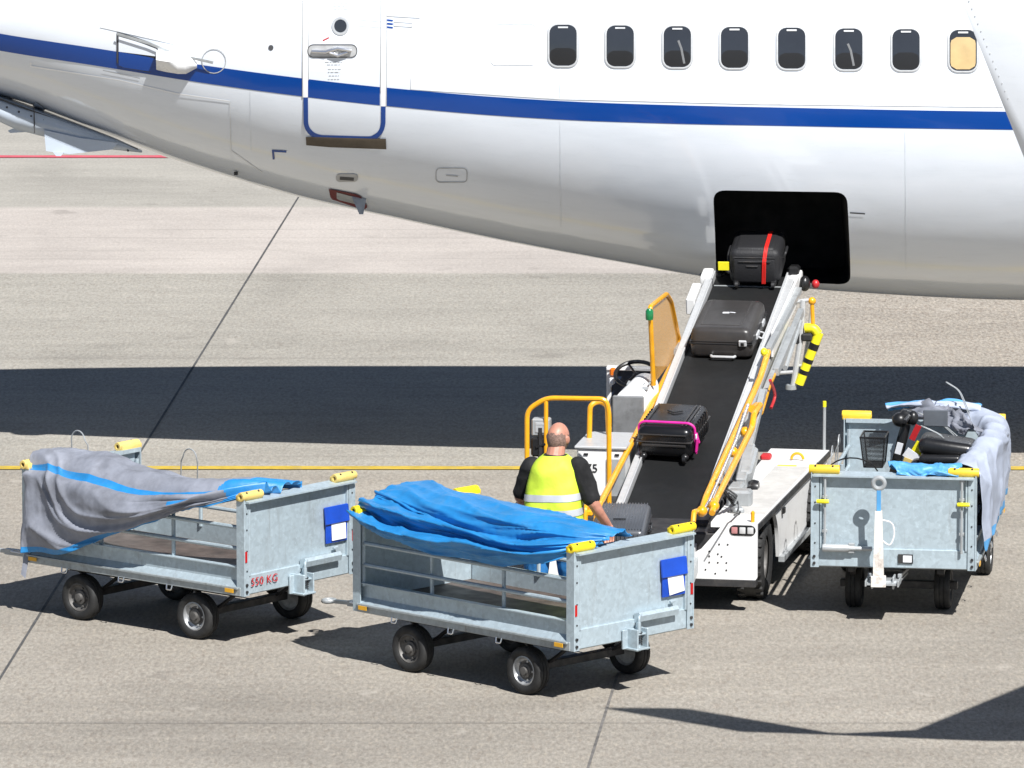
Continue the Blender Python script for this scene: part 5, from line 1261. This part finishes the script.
# 3 charcoal case
p = belt_x(722, 362); s3 = on_belt(p.x+.42, p.y+.0, R(-2))
tag(s3, 'scuffed charcoal hard suitcase with a silver handle and latch, halfway up the belt', 'suitcase', 'suitcases on the conveyor belt')
b = MB()
def tap(z): 
    f = 1-max(0, z-.13)*.35
    return f
rings = []
for z, ins in ((.0, .03), (.012, .008), (.03, 0), (.125, 0), (.13, .0), (.235, .012), (.262, .03), (.275, .065)):
    sx, sy = .40-ins, .285-ins; r = .06; ring = []
    for cx, cy, a0_ in ((sx-r, sy-r, 0), (-sx+r, sy-r, 90), (-sx+r, -sy+r, 180), (sx-r, -sy+r, 270)):
        for k in range(6): ring.append((cx+r*math.cos(R(a0_+18*k)), cy+r*math.sin(R(a0_+18*k)), z+.012))
    rings.append(ring)
b.loft(rings); sh = b.build('shell', M['scase'], s3, ang=40)
b = MB(); b.box((0, 0, .145), (.806, .576, .012), bev=.003); b.box((0, 0, .165), (.803, .573, .006), bev=.001); b.build('rim_band', M['black'], sh)
b = MB()
for y in (-.17, .19): b.box((.02, y, .287), (.60, .018, .006), bev=.003)
b.box((-.28, .02, .288), (.03, .36, .005), bev=.002); b.build('ridge', M['scase'], sh)
b = MB(); b.tube([(-.41, .09, .035), (-.435, .08, .035), (-.435, -.12, .035), (-.41, -.13, .035)], .013, 8, .015); b.build('handle', M['alu_pale'], s3)
b = MB(); b.box((-.408, -.20, .16), (.02, .075, .06), bev=.008); la = b.build('latch', M['alu_pale'], s3)
b = MB(); b.box((-.42, -.20, .155), (.006, .03, .03), bev=.002); b.build('latch_button', M['black'], la)
b = MB(); b.box((-.15, -.294, .15), (.14, .02, .05), bev=.006); b.box((.15, -.294, .15), (.10, .02, .05), bev=.006); b.tube([(.0, -.29, .12), (.0, -.33, .11), (-.12, -.33, .10), (-.12, -.29, .12)], .008, 6, .015); b.build('side_catch', M['alu_pale'], s3)
b = MB()
for (x, y, L, w, a) in ((.02, .02, .03, .06, .1), (.03, -.04, .012, .05, -.2)): b.box((x, y, .2878), (L, w, .0015), rot=(0, 0, a), bev=0)
b.build('scuff', M['chrome'] if False else M['paper'], sh)
s3.scale = (.95, .95, .95)
# 4 black soft bag with red strap
p = belt_x(757, 275); s4 = on_belt(min(p.x+.26, LEN-.05), p.y-.02, R(2))
tag(s4, 'black soft bag with a red strap and yellow tag at the cargo door', 'suitcase', 'suitcases on the conveyor belt')
b = MB(); shell(b, .50, .42, .30, .03, .06); b.box((-.02, 0, .30), (.40, .34, .08), bev=.035, seg=3); b.box((-.255, 0, .16), (.03, .34, .20), bev=.012, seg=2)
sh = b.build('shell', M['cloth_black'], s4, ang=45)
b = MB(); b.tube([(-.262, .17, .27), (-.262, -.17, .27)], .006, 6); b.tube([(-.274, .13, .24), (-.274, -.13, .24)], .006, 6); b.box((-.275, .02, .2), (.006, .10, .012)); b.build('zip_seam', M['steel_dark'], sh)
b = MB(); y = -.085
b.tube([(-.270, y+.012, .05), (-.278, y+.004, .24), (-.24, y-.004, .315), (-.2, y-.008, .343), (.16, y-.01, .345), (.26, y-.01, .28), (.26, y, .05)], .006, 6, .02)
for d in (-.011, .011): b.tube([(-.270, y+d+.012, .05), (-.278, y+d+.004, .24), (-.24, y+d-.004, .315), (-.2, y+d-.008, .343), (.16, y+d-.01, .345), (.26, y+d-.01, .28), (.26, y+d, .05)], .006, 6, .02)
b.build('strap', M['redstrap'], s4)
b = MB(); b.box((-.25, .255, .19), (.006, .09, .075), bev=.002); b.tube([(-.25, .21, .22), (-.25, .26, .20)], .004, 5); b.build('luggage_tag', M['ybright'], s4)
for y in (-.15, .15):
    b = MB(); b.box((-.245, y, .05), (.05, .05, .06), bev=.012); b.lathe([(0, -.012), (.026, -.012), (.026, .012), (0, .012)], (-.265, y, .035), (0, 1, 0), 12); b.build('wheel', M['steel_dark'], s4)
b = MB(); b.tube([(-.23, .205, .13), (-.23, .225, .13), (-.1, .225, .25), (.05, .225, .25), (.05, .205, .25)], .012, 6, .03); b.tube([(-.05, -.215, .2), (-.05, -.235, .24), (.1, -.235, .24), (.1, -.215, .2)], .012, 6, .03); b.build('handle', M['cloth_black'], s4)

s4.scale = (1.07, 1.07, 1.07)
# ================================================================== THE WORKER
mp = at(553, 618, 0)
man = tag(empty('person', (at(553, 635).x, 62.35, 0), (0, 0, R(-13))), 'person in a yellow high-visibility vest and black T-shirt seen from behind at the belt', 'person')
man.scale = (1.05, 1.05, 1.05)
def skin_obj(name, verts, edges, m, parent, sub=2, root=0):
    me = bpy.data.meshes.new(name); me.from_pydata([v[0] for v in verts], edges, [])
    o = bpy.data.objects.new(name, me); col.objects.link(o)
    md = o.modifiers.new('s', 'SKIN'); md.use_smooth_shade = True
    sv = me.skin_vertices[0].data
    for i, v in enumerate(verts):
        r = v[1]; sv[i].radius = r if isinstance(r, tuple) else (r, r)
        sv[i].use_root = (i == root)
    ss = o.modifiers.new('d', 'SUBSURF'); ss.levels = ss.render_levels = sub
    bake(o); finish(o.data, 180); o.data.materials.clear(); o.data.materials.append(m); o.parent = parent
    return o
# joints (facing +y, leaning a little forward)
J = dict(pel=(0, -.02, .86), sp=(0, .0, 1.04), ch=(0, .04, 1.22), nb=(0, .06, 1.385), nk=(.005, .085, 1.45), hd0=(.01, .10, 1.50),
         shR=(.185, .05, 1.315), elR=(.315, .0, 1.05), wrR=(.385, .17, .86), shL=(-.185, .07, 1.30), elL=(-.285, .13, 1.06), wrL=(-.20, .36, .96),
         hipR=(.105, -.02, .84), knR=(.13, .03, .46), anR=(.14, -.02, .09), toR=(.16, .16, .045), hipL=(-.105, -.02, .84), knL=(-.14, .02, .46), anL=(-.16, -.03, .09), toL=(-.19, .15, .045))
HC = Vector((.012, .115, 1.525)); HS = (.081, .102, .116)

def capsule(b, pts, rads):                                 # closed tapered limb through its joints
    P = cr(pts, len(pts)*5); n = len(P); m = len(pts); RR = []
    for q in range(n):
        s = q/(n-1)*(m-1); a = min(int(s), m-2); t = s-a; RR.append(rads[a]*(1-t)+rads[a+1]*t)
    b.tube(P, 0, 14, rads=RR); b.sphere(P[0], (RR[0],)*3, 14, 10); b.sphere(P[-1], (RR[-1],)*3, 14, 10)
def V3(*k): return [Vector(J[x]) for x in k]
bb = MB()
def oval_ring(c, a, d): return [(c[0]+a*math.cos(2*PI*q/24), c[1]+d*math.sin(2*PI*q/24), c[2]) for q in range(24)]
bb.loft([oval_ring(c, a, d) for c, a, d in (((0, -.02, .76), .12, .10), ((0, -.02, .82), .165, .125), ((0, -.01, .95), .165, .13), ((0, .0, 1.06), .165, .13), ((0, .04, 1.2), .175, .13), ((0, .055, 1.30), .165, .11), ((0, .06, 1.36), .11, .08), ((0, .065, 1.40), .07, .066))])
capsule(bb, V3('nb', 'nk', 'hd0')+[HC+Vector((0, -.01, -.02))], (.074, .068, .066, .06))
for s in 'RL':
    capsule(bb, V3('sh'+s, 'el'+s, 'wr'+s), (.066, .046, .031))
    capsule(bb, V3('hip'+s, 'kn'+s, 'an'+s), (.10, .062, .042)); capsule(bb, V3('an'+s, 'to'+s), (.042, .034))
def hand(wr, d, side, curl):
    wr = Vector(wr); d = Vector(d).normalized(); out = Vector((side, 0, 0)); out = (out-d*out.dot(d)).normalized(); pn = d.cross(out)*side
    Mx = Matrix((out, d, pn)).transposed()
    bb.box(wr+d*.045, (.080, .095, .030), Mx, .013, 3)
    for off, L in ((-.032, .072), (-.011, .082), (.010, .076), (.031, .060)):
        pp = wr+d*.085+out*off; q = [pp]; a = 0
        for fr_ in (.45, .30, .25):
            a += curl; pp = pp+(d*math.cos(a)+pn*math.sin(a))*L*fr_; q.append(pp)
        capsule(bb, q, (.0095, .0090, .0085, .0075))
    p0 = wr+d*.02-out*.025; capsule(bb, [p0, p0+d*.03-out*.028+pn*.008, p0+d*.062-out*.034+pn*.022], (.014, .0115, .0095))
hand(J['wrR'], (.05, .25, -.9), 1, .35); hand(J['wrL'], (.45, .85, -.2), -1, .5)
bm = bmesh.new(); bmesh.ops.create_uvsphere(bm, u_segments=32, v_segments=22, radius=1)
for v in bm.verts:
    x, y, z = v.co
    sx, sy, sz = HS
    if z < 0: sx *= 1+.26*z*abs(z) if y > 0 else 1+.12*z; sy *= 1+.10*z
    X, Yv, Z = x*sx, y*sy, z*sz
    if y > .6: Yv -= .012*(1-abs(x))*(1 if .02 < z < .25 else 0)*(1 if abs(x) > .18 else 0)
    if y > .8 and abs(x) < .22 and -.35 < z < .12: Yv += .022*(1-abs(x)/.22)*(.5+(.12-z))
    if y > .75 and abs(x) < .4 and -.62 < z < -.45: Yv += .006
    if y < -.5 and z < -.3: Yv += .02*(-.3-z)
    v.co = Vector((X, Yv, Z))
hm_ = Matrix.Translation(HC) @ Euler((R(-12), 0, R(-14))).to_matrix().to_4x4()
bm.transform(hm_); bmesh.ops.recalc_face_normals(bm, faces=bm.faces)
tmp = bpy.data.meshes.new('t'); bm.to_mesh(tmp); bm.free(); bb.bm.from_mesh(tmp); bpy.data.meshes.remove(tmp)
rot_h = Euler((R(-12), 0, R(-14))).to_matrix()
for s in (-1, 1):
    c = HC+rot_h @ Vector((s*HS[0]*1.03, -.005, -.01)); bb.sphere(c, (.012, .022, .034), 12, 8, (R(10), R(s*12), R(-14-s*22)))
body = bb.build('body', M['skin'], man, ang=180)
rm = body.modifiers.new('r', 'REMESH'); rm.mode = 'VOXEL'; rm.voxel_size = .0042
sm_ = body.modifiers.new('s', 'SMOOTH'); sm_.iterations = 3; sm_.factor = .5
bake(body); finish(body.data, 180)
if not body.data.materials: body.data.materials.append(M['skin'])
# short hair round the back and sides, crown bare
hr = MB(); rows = []
for j in range(9):
    row = []
    for i in range(33):
        el = R(-40+j*(6.6+.40*math.sin(i*2.3)+.5*math.sin(i*.9)))
        az = R(-208+236*i/32)
        # thins towards the top
        rr = 1.028+.012*math.sin(j/8*PI)-.03*(j/8)**3
        row.append(HC+rot_h @ Vector((HS[0]*rr*math.cos(el)*math.cos(az)*(1 if el > 0 else 1+.10*math.sin(el)), HS[1]*rr*math.cos(el)*math.sin(az), HS[2]*rr*math.sin(el))))
    rows.append(row)
hr.grid(rows); hr.build('hair', M['hair'], man, ang=180)
# T-shirt and trousers
def garment(name, m, fill):
    global bb
    bb = MB(); fill(bb); o = bb.build(name, m, man, ang=180)
    r_ = o.modifiers.new('r', 'REMESH'); r_.mode = 'VOXEL'; r_.voxel_size = .007
    s_ = o.modifiers.new('s', 'SMOOTH'); s_.iterations = 4; s_.factor = .5
    bake(o); finish(o.data, 180)
    pts = [(v.co.copy(), v.normal.copy()) for v in o.data.vertices]; out = []
    for c, n in pts: out += list(c+n*(mnoise.noise(c*11)*.006+(.5-2*abs(mnoise.noise(Vector((c.x*8, c.y*8, c.z*10)))))*.005))
    o.data.vertices.foreach_set('co', out); o.data.update()
    if not o.data.materials: o.data.materials.append(m)
    return o
def tee(b):
    b.loft([oval_ring(c, a, d) for c, a, d in (((0, -.01, .80), .18, .130), ((0, -.01, .95), .18, .130), ((0, .012, 1.06), .178, .128), ((0, .035, 1.2), .180, .125), ((0, .05, 1.30), .165, .105), ((0, .058, 1.35), .125, .082), ((0, .065, 1.41), .088, .082))])
    for s in 'RL':
        a, e = Vector(J['sh'+s]), Vector(J['el'+s])
        capsule(b, [a, a.lerp(e, .5), a.lerp(e, .82)], (.084, .078, .070))
garment('t_shirt', M['tee'], tee)
def trs(b):
    b.loft([oval_ring(c, a, d) for c, a, d in (((0, -.02, .74), .15, .12), ((0, -.02, .82), .19, .145), ((0, -.01, .96), .185, .145))])
    for s in 'RL':
        h_, k_, a_ = Vector(J['hip'+s]), Vector(J['kn'+s]), Vector(J['an'+s])
        capsule(b, [h_, k_, k_.lerp(a_, .6), a_+Vector((0, 0, .02))], (.118, .088, .080, .078))
garment('trousers', M['trouser'], trs)
for s, an, to in ((1, 'anR', 'toR'), (-1, 'anL', 'toL')):
    a, t = Vector(J[an]), Vector(J[to]); d = (t-a); d.z = 0; d.normalize()
    b = MB(); b.loft([[(c+Vector((-d.y, d.x, 0))*math.cos(2*PI*k/14)*w+Vector((0, 0, 1))*(hh/2+math.sin(2*PI*k/14)*hh/2)) for k in range(14)] for c, w, hh in ((a-d*.07+Vector((0, 0, -a.z)), .03, .07), (a-d*.05+Vector((0, 0, -a.z)), .042, .11), (a+d*.03+Vector((0, 0, -a.z)), .046, .12), (a+d*.10+Vector((0, 0, -a.z)), .05, .075), (a+d*.18+Vector((0, 0, -a.z)), .045, .055), (a+d*.215+Vector((0, 0, -a.z)), .02, .03))])
    b.build('boot', M['boot'], man, ang=60)
# vest, sleeveless: closed back and open-sided shoulders
prof = [(.775, .232, .165, -.01), (.80, .234, .168, -.008), (.90, .228, .166, .0), (1.0, .222, .164, .012), (1.10, .216, .162, .025), (1.18, .206, .160, .036), (1.25, .190, .155, .045), (1.31, .176, .142, .052), (1.355, .150, .115, .058), (1.385, .120, .095, .062), (1.405, .092, .082, .066)]
def vest_pt(z, a, lift=0.0):
    for (z0, w0, d0, y0), (z1, w1, d1, y1) in zip(prof, prof[1:]):
        if z0 <= z <= z1: t = (z-z0)/(z1-z0); break
    w = w0+(w1-w0)*t; d = d0+(d1-d0)*t; yc_ = y0+(y1-y0)*t
    c, s = math.cos(a), math.sin(a)
    e = .72
    x = math.copysign(abs(c)**e, c)*w; y = math.copysign(abs(s)**e, s)*d
    wr = mnoise.noise((x*5, z*7, 2))*.020+mnoise.noise((x*13+4, z*9, 5))*.010+(.5-2*abs(mnoise.noise((x*6-z*5, z*6, 9))))*.008 - (.012*math.exp(-(x/.03)**2) if s < 0 else 0)*min(1, max(0, (1.3-z)*4))
    r = 1+lift/.18
    return Vector((x*r, yc_+y*r*(1+wr/.16), z))
b = MB(); zs = [prof[0][0]+(prof[-1][0]-prof[0][0])*i/30 for i in range(31)]
b.grid([[vest_pt(min(z, 1.4049), 2*PI*k/64) for k in range(64)] for z in zs], cv=True)
ve = b.build('safety_vest', M['vest'], man, ang=180)
sd = ve.modifiers.new('s', 'SOLIDIFY'); sd.thickness = .006; bake(ve); finish(ve.data, 60)
for z in (.985, 1.10):
    b = MB(); b.grid([[vest_pt(z+dz+.012*math.cos(2*PI*k/64), 2*PI*k/64, .005) for k in range(64)] for dz in (-.026, 0, .026)], cv=True); b.build('reflective_band', M['refl'], ve, ang=180)
b = MB(); b.grid([[vest_pt(z, -PI/2+d, .006) for d in (-.02, .02)] for z in (.80, .85, .9, .95, 1.0, 1.03)]); b.build('vest_seam', mat('vest_seam', (.35, .5, .02), .7), ve, ang=0)

# ================================================================== LIGHT, SKY, CAMERA
w = bpy.data.worlds.new('World'); scn.world = w; w.use_nodes = True
nt = w.node_tree; bg = nt.nodes['Background']
sky = nt.nodes.new('ShaderNodeTexSky'); sky.sky_type = 'NISHITA'; sky.sun_disc = False
el = math.atan2(SUN.z, math.hypot(SUN.x, SUN.y)); az = math.atan2(SUN.x, SUN.y)
sky.sun_elevation = el; sky.sun_rotation = az; sky.air_density = 0.75; sky.dust_density = 0.4; sky.ozone_density = 1.0
nt.links.new(sky.outputs[0], bg.inputs['Color']); bg.inputs['Strength'].default_value = 0.05
sl = bpy.data.lights.new('sun', 'SUN'); sl.energy = 5.0; sl.angle = R(0.53); sl.color = (1.0, .985, .96)
so = bpy.data.objects.new('sun', sl); col.objects.link(so); so.location = SUN*60
so.rotation_euler = SUN.to_track_quat('Z', 'Y').to_euler()
cd = bpy.data.cameras.new('camera'); co = bpy.data.objects.new('camera', cd); col.objects.link(co)
co.location = (0, 0, CAMH); co.rotation_euler = (R(90)-PITCH, 0, 0)
cd.sensor_width = 36; cd.lens = FPX*36/1024; cd.clip_end = 6000; cd.clip_start = .5
cd.dof.use_dof = False
scn.camera = co
scn.view_settings.view_transform = 'Standard'; scn.view_settings.look = 'None'; scn.view_settings.gamma = 1; scn.view_settings.use_curve_mapping = False
scn.view_settings.exposure = 0.62
scn.render.engine = 'CYCLES'
scn.cycles.use_denoising = True
